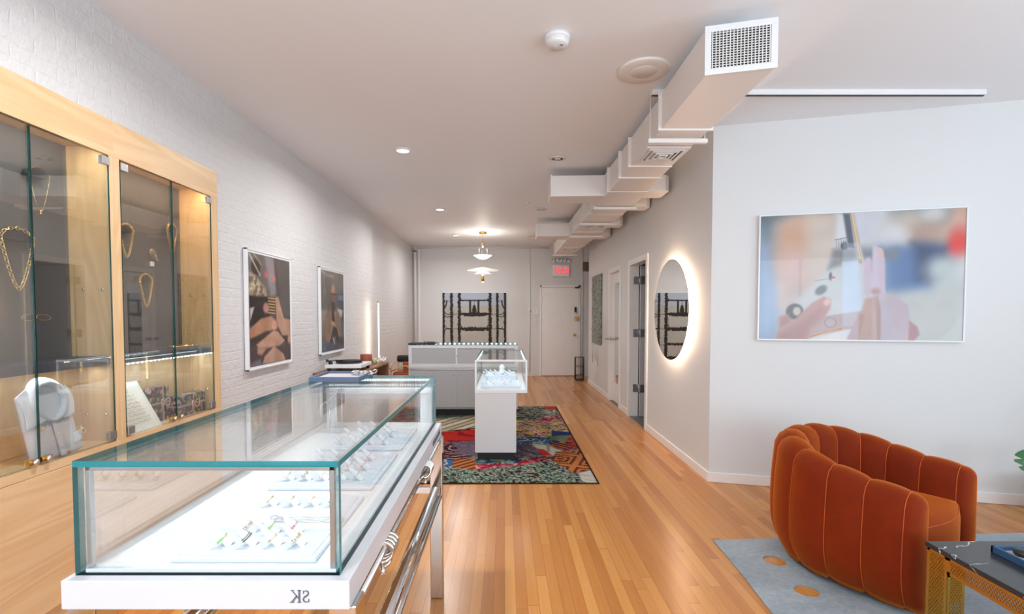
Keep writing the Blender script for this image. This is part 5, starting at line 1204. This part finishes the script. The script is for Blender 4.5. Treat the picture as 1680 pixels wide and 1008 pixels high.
patch(PR((895, 682), (926, 680), (932, 704), (870, 694)), s3, [(-9, pnk), (-.3, mar), (.1, cr), (.4, (200, 110, 60))])
patch(PR((844, 690), (928, 692), (934, 712), (844, 712)), s3, [(-9, gld), (-.3, (216, 196, 150)), (.0, mar), (.3, (206, 130, 110)), (.55, blu)])
patch(PR((844, 704), (905, 702), (910, 718), (844, 720)), s2, [(-9, (206, 180, 80)), (-.2, (170, 40, 70)), (.2, (226, 210, 190)), (.5, (90, 110, 60))])
patch(PR((905, 706), (938, 710), (945, 714), (905, 716)), s4, [(-9, nav), (.4, (60, 80, 140))]); patch(PR((900, 716), (944, 714), (930, 724), (885, 722)), s3, [(-9, (104, 124, 92)), (.4, sage)])
patch(PR((844, 716), (905, 718), (900, 730), (844, 730)), s2, [(-9, blu), (-.2, (200, 210, 210)), (.05, nav), (.4, (70, 140, 150))])
patch(PR((844, 730), (885, 728), (900, 748), (850, 756), (840, 750)), np.sin(np.hypot(X_ - 2.0, Y_ - 2.2) * 48 + s4 * 2), [(-9, prp), (-.2, (70, 40, 50)), (.3, cr), (.55, (110, 90, 110))])
patch(PR((872, 728), (898, 731), (922, 740), (908, 748), (886, 742)), s1, [(-9, (208, 198, 180))]); patch(PR((896, 728), (902, 728), (902, 742), (898, 742)), s1, [(-9, (150, 140, 126))])
patch(PR((880, 736), (893, 738), (905, 747), (890, 748)), s1, [(-9, (206, 50, 36))])
patch(PR((934, 716), (948, 714), (958, 740), (925, 730)), s3, [(-9, (206, 70, 40)), (.2, (90, 40, 60))]); patch(PR((905, 727), (935, 727), (930, 738), (910, 736)), np.sin((X_ - Y_) * 70), [(-9, mar), (.2, (190, 96, 50))])
# greek-key block
gx, gy = (X_ * .94 + Y_ * .34), (Y_ * .94 - X_ * .34); P_ = .34
fx_, fy_ = (gx / P_) % 1 - .5, (gy / P_) % 1 - .5; key = np.maximum(abs(fx_), abs(fy_)); lines = (np.floor(key * 12) % 2)
lines = np.where((fx_ > -.06) & (fx_ < .06) & (fy_ > 0), 1 - lines, lines)
patch(PR((912, 741), (958, 740), (972, 770), (942, 777), (905, 756)), lines, [(-9, (112, 40, 20)), (.5, (206, 122, 66))])
patch(PR((780, 758), (905, 752), (895, 768), (780, 778)), s2, [(-9, (176, 30, 52)), (-.1, (206, 70, 90)), (.25, (226, 170, 160)), (.5, (120, 20, 40))])
patch(PR((780, 754), (870, 752), (840, 762), (780, 762)), s3, [(-9, (40, 66, 90)), (0, (120, 170, 180)), (.4, gld)])
# green foliage along the near edge
fol = np.sin(7 * s4 + 3.0 * np.sin(9 * X_ + 3 * s1)) + .35 * s3
patch(PR((560, 776), (700, 768), (780, 772), (850, 764), (905, 756), (942, 778), (985, 800), (560, 800)), fol, [(-9, (74, 26, 34)), (-.75, teal), (-.45, (150, 182, 158)), (.0, (104, 142, 112)), (.45, cr), (.72, (44, 26, 30)), (1.0, (130, 164, 138))])
patch(PR((948, 777), (972, 771), (990, 800), (955, 790)), s1, [(-9, (206, 200, 184))]); C.line(PR((950, 779), (982, 783)), .008, (120, 110, 100)); C.line(PR((958, 787), (984, 790)), .006, (120, 110, 100))
bd = np.minimum(np.minimum(X_, C.w - X_), np.minimum(Y_, C.h - Y_)); C.blend(C.soft(bd - .018, .004), (28, 26, 28))
C.gain = .86; g_ = C.c.mean(-1, keepdims=True); C.c = g_ + (C.c - g_) * .88
rug = thing('patterned_rug', 'large multicoloured patchwork rug under the pedestal case', 'rug', ((rx0 + rx1) / 2, (ry0 + ry1) / 2, 0))
kid(MB().box(rx0, rx1, ry0, ry1, .0005, .0075), 'backing', M['black'], rug)
C.mesh('pile', (rx0, ry1, .0082), (rx1 - rx0, 0, 0), (0, -(ry1 - ry0), 0), M['rugpile'], rug)

# ============================================================ things along the left wall
cs = thing('record_console', 'brown wooden console against the brick wall', 'console table', (-1.80, 5.75, 0))
kid(MB().box(-2.055, -1.55, 5.20, 6.50, .775, .80), 'top', M['walnut'], cs, bevel=.002)
for y in (5.20, 5.85, 6.475): kid(MB().box(-2.055, -1.55, y, y + .025, .0, .775), 'side_panel', M['walnut'], cs, bevel=.0015)
kid(MB().box(-2.05, -1.56, 5.225, 6.475, .32, .342), 'shelf', M['walnut'], cs); kid(MB().box(-2.055, -2.045, 5.22, 6.48, .02, .775), 'back_panel', M['walnut'], cs)
tt = thing('turntable', 'white turntable with black platter and tonearm on the brown console', 'turntable', (-1.80, 5.56, .8))
kid(MB().box(-1.985, -1.585, 5.36, 5.80, .835, .872), 'plinth', M['white'], tt, bevel=.004)
for (x, y) in ((-1.95, 5.4), (-1.62, 5.4), (-1.95, 5.76), (-1.62, 5.76)): kid(MB().lathe([(.001, 0), (.02, 0), (.02, .034), (.001, .035)], (x, y, .8005), 14), 'foot', M['blacksatin'], tt)
kid(MB().lathe([(.001, 0), (.145, 0), (.147, .012), (.145, .022), (.001, .022)], (-1.79, 5.60, .874), 48), 'platter', M['blacksatin'], tt)
kid(MB().lathe([(.001, 0), (.15, 0), (.15, .003), (.001, .003)], (-1.79, 5.60, .8965), 48), 'record', M['felt_dark'], tt)
kid(MB().lathe([(.001, 0), (.022, 0), (.022, .03), (.012, .034), (.001, .034)], (-1.945, 5.43, .8725), 20), 'tonearm_base', M['blacksatin'], tt)
kid(MB().tube([(-1.965, 5.40, .915), (-1.945, 5.43, .912), (-1.90, 5.52, .91), (-1.85, 5.56, .906)], .005, 10).lathe([(.001, 0), (.014, 0), (.014, .028), (.001, .028)], (-1.968, 5.395, .902), 16), 'tonearm', M['blacksatin'], tt)
o = MB().lathe([(.001, 0), (.070, 0), (.074, .004), (.074, .118), (.070, .122), (.001, .122)], (-1.765, 6.20, .8005), 40).build('round_speaker', M['terracotta']); tag(o, 'rust coloured cylindrical speaker standing behind the turntable', 'speaker')
o = MB().lathe([(.001, 0), (.032, 0), (.033, .05), (.03, .062), (.001, .06)], (-1.672, 6.24, .8005), 24).build('pillar_candle', M['candle']); tag(o, 'short pale green candle beside the rust coloured speaker', 'candle')
kid(MB().tube([(-1.672, 6.24, .86), (-1.671, 6.24, .872)], .001, 5), 'wick', M['black'], o)
rs = random.Random(4); mb = MB()
for k in range(34):
    a = rs.uniform(0, 6.28); el = rs.uniform(.1, 1.5); l = rs.uniform(.05, .095); d_ = Vector((math.cos(a) * math.cos(el), math.sin(a) * math.cos(el), math.sin(el))); c0_ = Vector((-1.61 + rs.uniform(-.022, .022), 6.28 + rs.uniform(-.03, .03), .817))
    u = d_.orthogonal().normalized(); v = d_.cross(u); w_ = rs.uniform(.007, .013); vs_ = [c0_ + d_ * l * .85 + (u * math.cos(q * 1.047) + v * math.sin(q * 1.047)) * w_ for q in range(6)] + [c0_ + (u * math.cos(q * 1.047) + v * math.sin(q * 1.047)) * w_ * .8 for q in range(6)] + [c0_ + d_ * (l * .85 + w_ * 1.6)]
    mb.add(vs_, [(q, (q + 1) % 6, (q + 1) % 6 + 6, q + 6) for q in range(6)] + [(q, (q + 1) % 6, 12) for q in range(6)])
tag(mb.build('crystal_cluster', M['crystal']), 'white spiky crystal cluster on the far corner of the brown console', 'crystal cluster')
# upright line lamp against the wall corner
t_ = thing('line_lamp', 'tall slim upright lamp glowing against the brick wall behind the console', 'lamp', (-1.915, 7.40, 0))
kid(MB().lathe([(.001, 0), (.11, 0), (.11, .012), (.001, .014)], (-1.915, 7.40, 0.0005), 30), 'base', M['brass'], t_)
kid(MB().box(-1.934, -1.922, 7.394, 7.412, .02, 1.635), 'pole', M['brass'], t_)
kid(MB().box(-1.921, -1.909, 7.391, 7.409, .45, 1.60), 'light_tube', M['led_warm'], t_)
area('line_lamp_light', (-1.945, 7.40, 1.05), (R(90), 0, R(90)), .02, 1.1, 1.4, (1, .80, .58))
# lounge chair peeping out left of the far counter
t_ = thing('lounge_chair', 'low wooden lounge chair with tan leather and a dark bolster, left of the far counter', 'chair', (-1.70, 8.75, 0))
for x in (-1.98, -1.47):
    kid(MB().tube([(x, 8.42, 0.012), (x, 8.45, .50), (x, 8.52, .56)], .014, 8), 'leg', M['paleframe'], t_); kid(MB().tube([(x, 9.1, 0.012), (x, 9.06, .60)], .014, 8), 'leg', M['paleframe'], t_)
    kid(MB().tube([(x, 8.36, .50), (x, 8.6, .565), (x, 9.12, .60)], .014, 8), 'armrest', M['paleframe'], t_)
kid(MB().tube([(-1.98, 8.44, .30), (-1.47, 8.44, .30)], .013, 8), 'rail', M['paleframe'], t_); kid(MB().tube([(-1.98, 8.44, .44), (-1.72, 8.43, .54), (-1.47, 8.44, .40)], .012, 8), 'rail', M['paleframe'], t_)
kid(MB().box(-1.95, -1.50, 8.46, 9.0, .34, .42), 'seat_cushion', M['leather'], t_, bevel=.03, seg=3)
kid(MB().box(-1.78, -1.50, 8.50, 8.53, .34, .60), 'leather_sling', M['leather'], t_, bevel=.01)
kid(MB().tube([(-1.90, 8.62, .645), (-1.88, 8.62, .645), (-1.52, 8.62, .645), (-1.50, 8.62, .645)], [.045, .062, .062, .045], 20), 'bolster', M['felt_dark'], t_)
# relief artwork with cords on the right wall
t_ = thing('relief_panel', 'tall mottled grey-green relief panel with hanging cords on the right wall', 'wall art', (XR, 9.15, .85))
vs_, fs_ = [], []; ny_, nz_ = 20, 50; rs = np.random.RandomState(3)
for j in range(nz_ + 1):
    for i in range(ny_ + 1):
        d_ = .030 + .018 * rs.rand() * (1 if 0 < i < ny_ and 0 < j < nz_ else 0); y_ = 8.72 + .86 * i / ny_ ; z_ = .87 + 1.28 * j / nz_ + (.02 * rs.rand() if j == 0 else 0)
        vs_.append((XR - d_, y_, z_))
for j in range(nz_):
    for i in range(ny_): a = j * (ny_ + 1) + i; fs_.append((a, a + 1, a + ny_ + 2, a + ny_ + 1))
mb = MB().add(vs_, fs_, 0, False); mb.box(XR - .028, XR - .002, 8.73, 9.57, .89, 2.14); kid(mb, 'panel', M['relief'], t_)
kid(MB().tube([(XR - .02, 8.70, 2.16), (XR - .02, 9.60, 2.16)], .010, 8), 'top_bar', M['hinge'], t_)
for y in (8.95, 9.12, 9.33, 9.48): kid(MB().tube([(XR - .03, y, .90), (XR - .028, y + .02, .70), (XR - .03, y + .01, .55 + .08 * math.sin(y * 9))], .006, 6).lathe([(.001, -.014), (.013, 0), (.001, .014)], (XR - .03, y + .01, .54 + .08 * math.sin(y * 9)), 8), 'cord', M['hinge'], t_)
# umbrella stand
t_ = thing('umbrella_stand', 'small wire umbrella stand at the end of the corridor beside the exit door', 'umbrella stand', (1.62, 10.55, 0))
kid(MB().box(1.53, 1.71, 10.46, 10.64, .004, .03), 'drip_tray', M['blacksatin'], t_)
mb = MB()
for k in range(5):
    for (x, y) in ((1.53 + .045 * k, 10.46), (1.53 + .045 * k, 10.64), (1.53, 10.46 + .045 * k), (1.71, 10.46 + .045 * k)): mb.tube([(x, y, .02), (x, y, .50)], .0035, 5)
kid(mb, 'wire_cage', M['blacksatin'], t_)
mb = MB()
for z_ in (.12, .30, .50): mb.tube([(1.53, 10.46, z_), (1.71, 10.46, z_), (1.71, 10.64, z_), (1.53, 10.64, z_)], .005, 6, 0, True)
kid(mb, 'hoop', M['blacksatin'], t_)
# ============================================================ seating corner: hide rug, armchair, coffee table, plant
def holed_rug():
    outer = [(1.316, 3.03), (1.30, 2.6), (1.275, 2.28), (1.24, 1.6), (1.23, .8), (3.35, .8), (3.42, 2.0), (3.45, 3.13), (2.4, 3.09)]
    holes = [circ((1.562, 2.772, 0), .062, 22, ry=.060), circ((1.555, 2.462, 0), .060, 22, ry=.055)]
    loops = [[Vector((x, y, 0)) for x, y in outer]] + holes
    tr_ = geometry.tessellate_polygon(loops); P = [p for l in loops for p in l]; n = len(P); mb = MB()
    mb.add([(p.x, p.y, .0008) for p in P] + [(p.x, p.y, .0075) for p in P], [tuple(t) for t in tr_] + [tuple(i + n for i in t) for t in tr_])
    k = 0
    for l in loops:
        m = len(l); mb.f += [(k + i, k + (i + 1) % m, k + (i + 1) % m + n, k + i + n) for i in range(m)]; mb.mi += [0] * m; mb.sm += [False] * m; k += m
    return mb
tag(holed_rug().build('hide_rug', M['hide']), 'blue-grey hide rug with two round holes under the armchair', 'rug')
def armchair(loc, face):
    """barrel chair; local +y is the direction it faces"""
    t_ = thing('armchair', 'rust orange velvet barrel armchair with deep vertical channels', 'armchair', loc, math.atan2(-face[0], face[1]))
    RC, LS, TH = .368, .31, .085                                      # centre-line radius, length of the arms, half thickness
    arc = math.pi * RC; tot = arc + 2 * LS; NCH = 11; SUB = 12
    def path(s):                                                      # s in 0..tot, from left arm end round the back to the right arm end
        if s < LS: return Vector((-RC, LS - s, 0)), Vector((-1, 0, 0))
        if s > LS + arc: return Vector((RC, s - LS - arc, 0)), Vector((1, 0, 0))
        q = math.pi + (s - LS) / RC; n_ = Vector((math.cos(q), math.sin(q), 0)); return n_ * RC, n_
    def top(s):
        v = abs(s / tot * 2 - 1); v = max(0, (v - .12) / .88); v = v * v * (3 - 2 * v); return .722 - .128 * v
    NP = 30
    def prof(k, s, bul, sc=1.0):
        """k: 0..NP, outside bottom -> over the top -> inside bottom ; returns (n, z)"""
        H_ = top(s); th = TH * sc; zc = H_ - th * 1.05
        f = k / NP
        if f < .42:
            g = f / .42; z = .03 + (zc - .03) * g; tuck = -.06 * (1 - min(1, (z - .03) / .20)) ** 2.2; n = th + tuck + .018 * math.sin(math.pi * g) ; nb, zb = 1, -.25 * (1 - min(1, g * 5))
        elif f < .62:
            q = (f - .42) / .20 * math.pi; n = th * math.cos(q); z = zc + th * 1.05 * math.sin(q); nb, zb = math.cos(q), math.sin(q)
        else:
            g = (f - .62) / .38; z = zc + (.16 - zc) * g; n = -th - .012 * math.sin(math.pi * g); nb, zb = -1, 0
        return n + nb * bul, z + zb * bul
    rows = []; seams = []
    NS = NCH * SUB
    for i in range(NS + 1):
        s = tot * i / NS; ph = (i % SUB) / SUB; bul = .015 * (math.sin(math.pi * ph) ** .55 if 0 < ph < 1 else 0) - .006
        rows.append((s, bul, 1.0, 0.0))
        if i % SUB == 0 and 0 < i < NS: seams.append(s)
    cap = []
    for k in range(1, 7):
        q = k / 6 * math.pi / 2; cap.append((math.cos(q), math.sin(q)))
    full = [(0, -.004, max(.04, c_), -sn * .062) for c_, sn in cap[::-1]] + rows + [(tot, -.004, max(.04, c_), sn * .062) for c_, sn in cap]
    vs_, fs_ = [], []
    for (s, bul, sc_, ext) in full:
        p, n_ = path(min(max(s, 0), tot)); fwd = Vector((0, 1, 0)) * abs(ext)
        for k in range(NP + 1):
            n, z = prof(k, s, bul, 1.0)
            if sc_ < 1:
                n *= sc_; zc = top(s) - TH; z = z if z < zc else zc + (z - zc) * (.35 + .65 * sc_)
            vs_.append(p + n_ * n + fwd + Vector((0, 0, z)))
    W_ = NP + 1
    for i in range(len(full) - 1):
        for k in range(NP): a = i * W_ + k; fs_.append((a, a + 1, a + W_ + 1, a + W_))
    for i in (0, len(full) - 1): fs_.append(tuple(i * W_ + k for k in (range(W_) if i == 0 else reversed(range(W_)))))
    for i in range(len(full) - 1): fs_.append((i * W_, i * W_ + NP, (i + 1) * W_ + NP, (i + 1) * W_))
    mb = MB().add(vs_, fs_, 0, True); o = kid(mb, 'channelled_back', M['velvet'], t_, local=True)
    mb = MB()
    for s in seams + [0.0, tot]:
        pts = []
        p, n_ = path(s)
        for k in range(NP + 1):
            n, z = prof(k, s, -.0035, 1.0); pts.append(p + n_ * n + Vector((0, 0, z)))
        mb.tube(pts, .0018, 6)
    kid(mb, 'seam_sheen_tubes', M['seam_sheen'], o, local=True)  # thin added tubes stand in for the sheen along the seams
    # seat: D-shaped cushion filling the inside, domed, rounded front edge
    RI = RC - TH - .004; pl_ = [(-RI, LS + .02), (-RI, 0)] + [(RI * math.cos(q), RI * math.sin(q)) for q in [math.pi + math.pi * k / 24 for k in range(1, 24)]] + [(RI, 0), (RI, LS + .02)]
    pl_ += [(RI * (1 - k / 6.0), LS + .02 + .05 * math.sin(math.pi * k / 12)) for k in range(1, 12)]
    cx0 = Vector((0, .1)); mb = MB(); vs_, fs_ = [], []
    lay = [(.965, .10), (1.0, .15), (1.0, .345), (.985, .385), (.94, .412), (.80, .425), (.5, .432), (.2, .435)]
    n = len(pl_)
    for f, z in lay:
        for (x, y) in pl_: q = cx0 + (Vector((x, y)) - cx0) * f; vs_.append((q.x, q.y, z))
    for j in range(len(lay) - 1):
        for i in range(n): a = j * n + i; b = j * n + (i + 1) % n; fs_.append((a, b, b + n, a + n))
    fs_.append(tuple(range(n))[::-1]); fs_.append(tuple((len(lay) - 1) * n + i for i in range(n)))
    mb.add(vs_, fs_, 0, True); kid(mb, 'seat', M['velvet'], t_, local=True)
    kid(MB().tube([((cx0 + (Vector((x, y)) - cx0) * .975).x, (cx0 + (Vector((x, y)) - cx0) * .975).y, .395) for x, y in pl_], .0022, 6, 0, True), 'seat_sheen_tube', M['seam_sheen'], t_, local=True)  # same painted sheen line round the seat edge
    kid(MB().prism([(x * 1.05, y * 1.05, .003) for x, y in pl_], (0, 0, .12)), 'base', M['velvet'], t_, local=True, bevel=.02)
    return t_
armchair((2.045, 2.72, .008), (.549, -.836))
# coffee table: black marble top on a perforated brass frame
TX, TYy, TZ = 1.80, 2.055, .46
cf = thing('coffee_table', 'coffee table with black marble top and perforated brass legs, cut by the right edge', 'coffee table', (TX + .55, TYy - .4, 0.008))
tx1_, ty0_ = TX + 1.1, TYy - .78
kid(MB().box(TX, tx1_, ty0_, TYy, TZ - .021, TZ), 'marble_top', M['marble'], cf, bevel=.002)
def perf(x0, x1, y0, y1, z0, z1, thin):
    mb = MB().box(x0, x1, y0, y1, z0, z1); o = kid(mb, 'perforated_sheet', M['perf'], cf)
    e = .006; f = MB()
    if thin == 'x':
        for (a, b, c_, d_) in ((y0, y0 + e * 2, z0, z1), (y1 - e * 2, y1, z0, z1), (y0, y1, z0, z0 + e * 2), (y0, y1, z1 - e * 2, z1)): f.box(x0 - .0006, x1 + .0006, a, b, c_, d_)
    else:
        for (a, b, c_, d_) in ((x0, x0 + e * 2, z0, z1), (x1 - e * 2, x1, z0, z1), (x0, x1, z0, z0 + e * 2), (x0, x1, z1 - e * 2, z1)): f.box(a, b, y0 - .0006, y1 + .0006, c_, d_)
    kid(f, 'rim', M['goldframe'], o)
zt_ = TZ - .021; i_ = .006; LW = .10
perf(TX + i_, TX + i_ + .002, TYy - LW, TYy - i_, .008, zt_, 'x')
perf(TX + i_ + .002, TX + LW - .02, TYy - LW, TYy - LW + .002, .008, zt_ - .07, 'y')
perf(TX + i_, TX + LW - .02, TYy - i_ - .002, TYy - i_, .008, zt_, 'y')
perf(TX + i_, TX + i_ + .002, ty0_ + LW, TYy - LW, zt_ - .07, zt_, 'x')
perf(TX + i_, TX + i_ + .002, ty0_ + i_, ty0_ + LW, .008, zt_, 'x')
perf(TX + LW - .02, tx1_ - LW, TYy - i_ - .002, TYy - i_, zt_ - .07, zt_, 'y')
for y in (TYy - LW, ty0_ + i_): perf(tx1_ - .008, tx1_ - .006, y, y + LW - i_, .008, zt_, 'x')
q = at(1625, 906, z=TZ)
t_ = thing('blue_tray', 'deep blue open tray on the black marble coffee table', 'tray', (q.x + .17, q.y - .12, TZ))
a0, b0 = q.x, q.y; Tz = TZ + .0005; e = .01
kid(MB().box(a0, a0 + .34, b0 - e, b0, Tz, Tz + .028).box(a0, a0 + .34, b0 - .25, b0 - .25 + e, Tz, Tz + .028).box(a0, a0 + e, b0 - .25, b0, Tz, Tz + .028).box(a0 + .33, a0 + .34, b0 - .25, b0, Tz, Tz + .028), 'rim', M['bluebox2'], t_, bevel=.0015)
kid(MB().box(a0 + e, a0 + .33, b0 - .24, b0 - e, Tz, Tz + .010), 'velvet_insert', M['greyvelvet'], t_)
o = MB().lathe([(.001, 0), (.026, 0), (.03, .01), (.028, .02), (.001, .022)], (a0 + .075, b0 - .055, Tz + .0105), 24).build('black_bangle_box', M['blacksatin']); tag(o, 'round black pad lying in the deep blue tray', 'pad')
# potted monstera, only one leaf inside the frame
pp = thing('monstera_plant', 'potted monstera with split glossy leaves at the right edge', 'plant', (3.80, 3.22, 0))
kid(MB().lathe([(.001, 0), (.13, 0), (.15, .02), (.17, .28), (.16, .29), (.15, .27), (.001, .26)], (3.80, 3.22, 0.001), 32), 'pot', M['white'], pp)
def leaf(c, tip, size, up):
    c, tip, up = Vector(c), Vector(tip).normalized(), Vector(up).normalized(); sd = tip.cross(up).normalized(); mb = MB()
    cen = []; L_, R_ = [], []
    for k in range(13):
        f = k / 12; w_ = size * .55 * math.sin(math.pi * min(1, f * .93 + .07)) ** .7 * (1 - .25 * f); w_ *= (.55 if k % 3 == 2 and 2 < k < 12 else 1)
        p = c + tip * size * (f - .12) + up * (-.18 * size * f * f); cen.append(p); L_.append(p - sd * w_ - up * w_ * .25); R_.append(p + sd * w_ - up * w_ * .25)
    for k in range(12): mb.add([cen[k], cen[k + 1], L_[k + 1], L_[k], R_[k + 1], R_[k]], [(0, 1, 2, 3), (0, 5, 4, 1)], 0, False)
    o = kid(mb, 'leaf', M['leaf'], pp, fix=False); md = o.modifiers.new('s', 'SOLIDIFY'); md.thickness = .0015
    v = MB()
    for k in range(2, 11, 2):
        v.tube([cen[k] + up * .001, cen[k] * .45 + L_[min(12, k + 1)] * .55 + up * .003], size * .018, 4); v.tube([cen[k] + up * .001, cen[k] * .45 + R_[min(12, k + 1)] * .55 + up * .003], size * .018, 4)
    kid(v, 'leaf_variegation', M['leafvein'], o)
    kid(MB().tube([(3.80, 3.22, .25), ((3.80 + c.x) / 2, (3.22 + c.y) / 2, c.z * .75 + .12), cen[1]], .006, 6), 'stalk', M['leaf'], pp)
lc = at(1690, 762, y=3.10)
leaf((lc.x + .02, 3.10, lc.z + .07), (-.35, -.3, -.75), .17, (-.5, -.8, .35))
leaf((3.95, 3.1, .72), (.5, -.5, -.2), .24, (.3, -.3, .9)); leaf((3.95, 3.25, .85), (.4, .1, .1), .25, (-.2, -.3, .9)); leaf((3.86, 2.9, .45), (.2, -.8, -.3), .22, (-.2, -.4, .9))
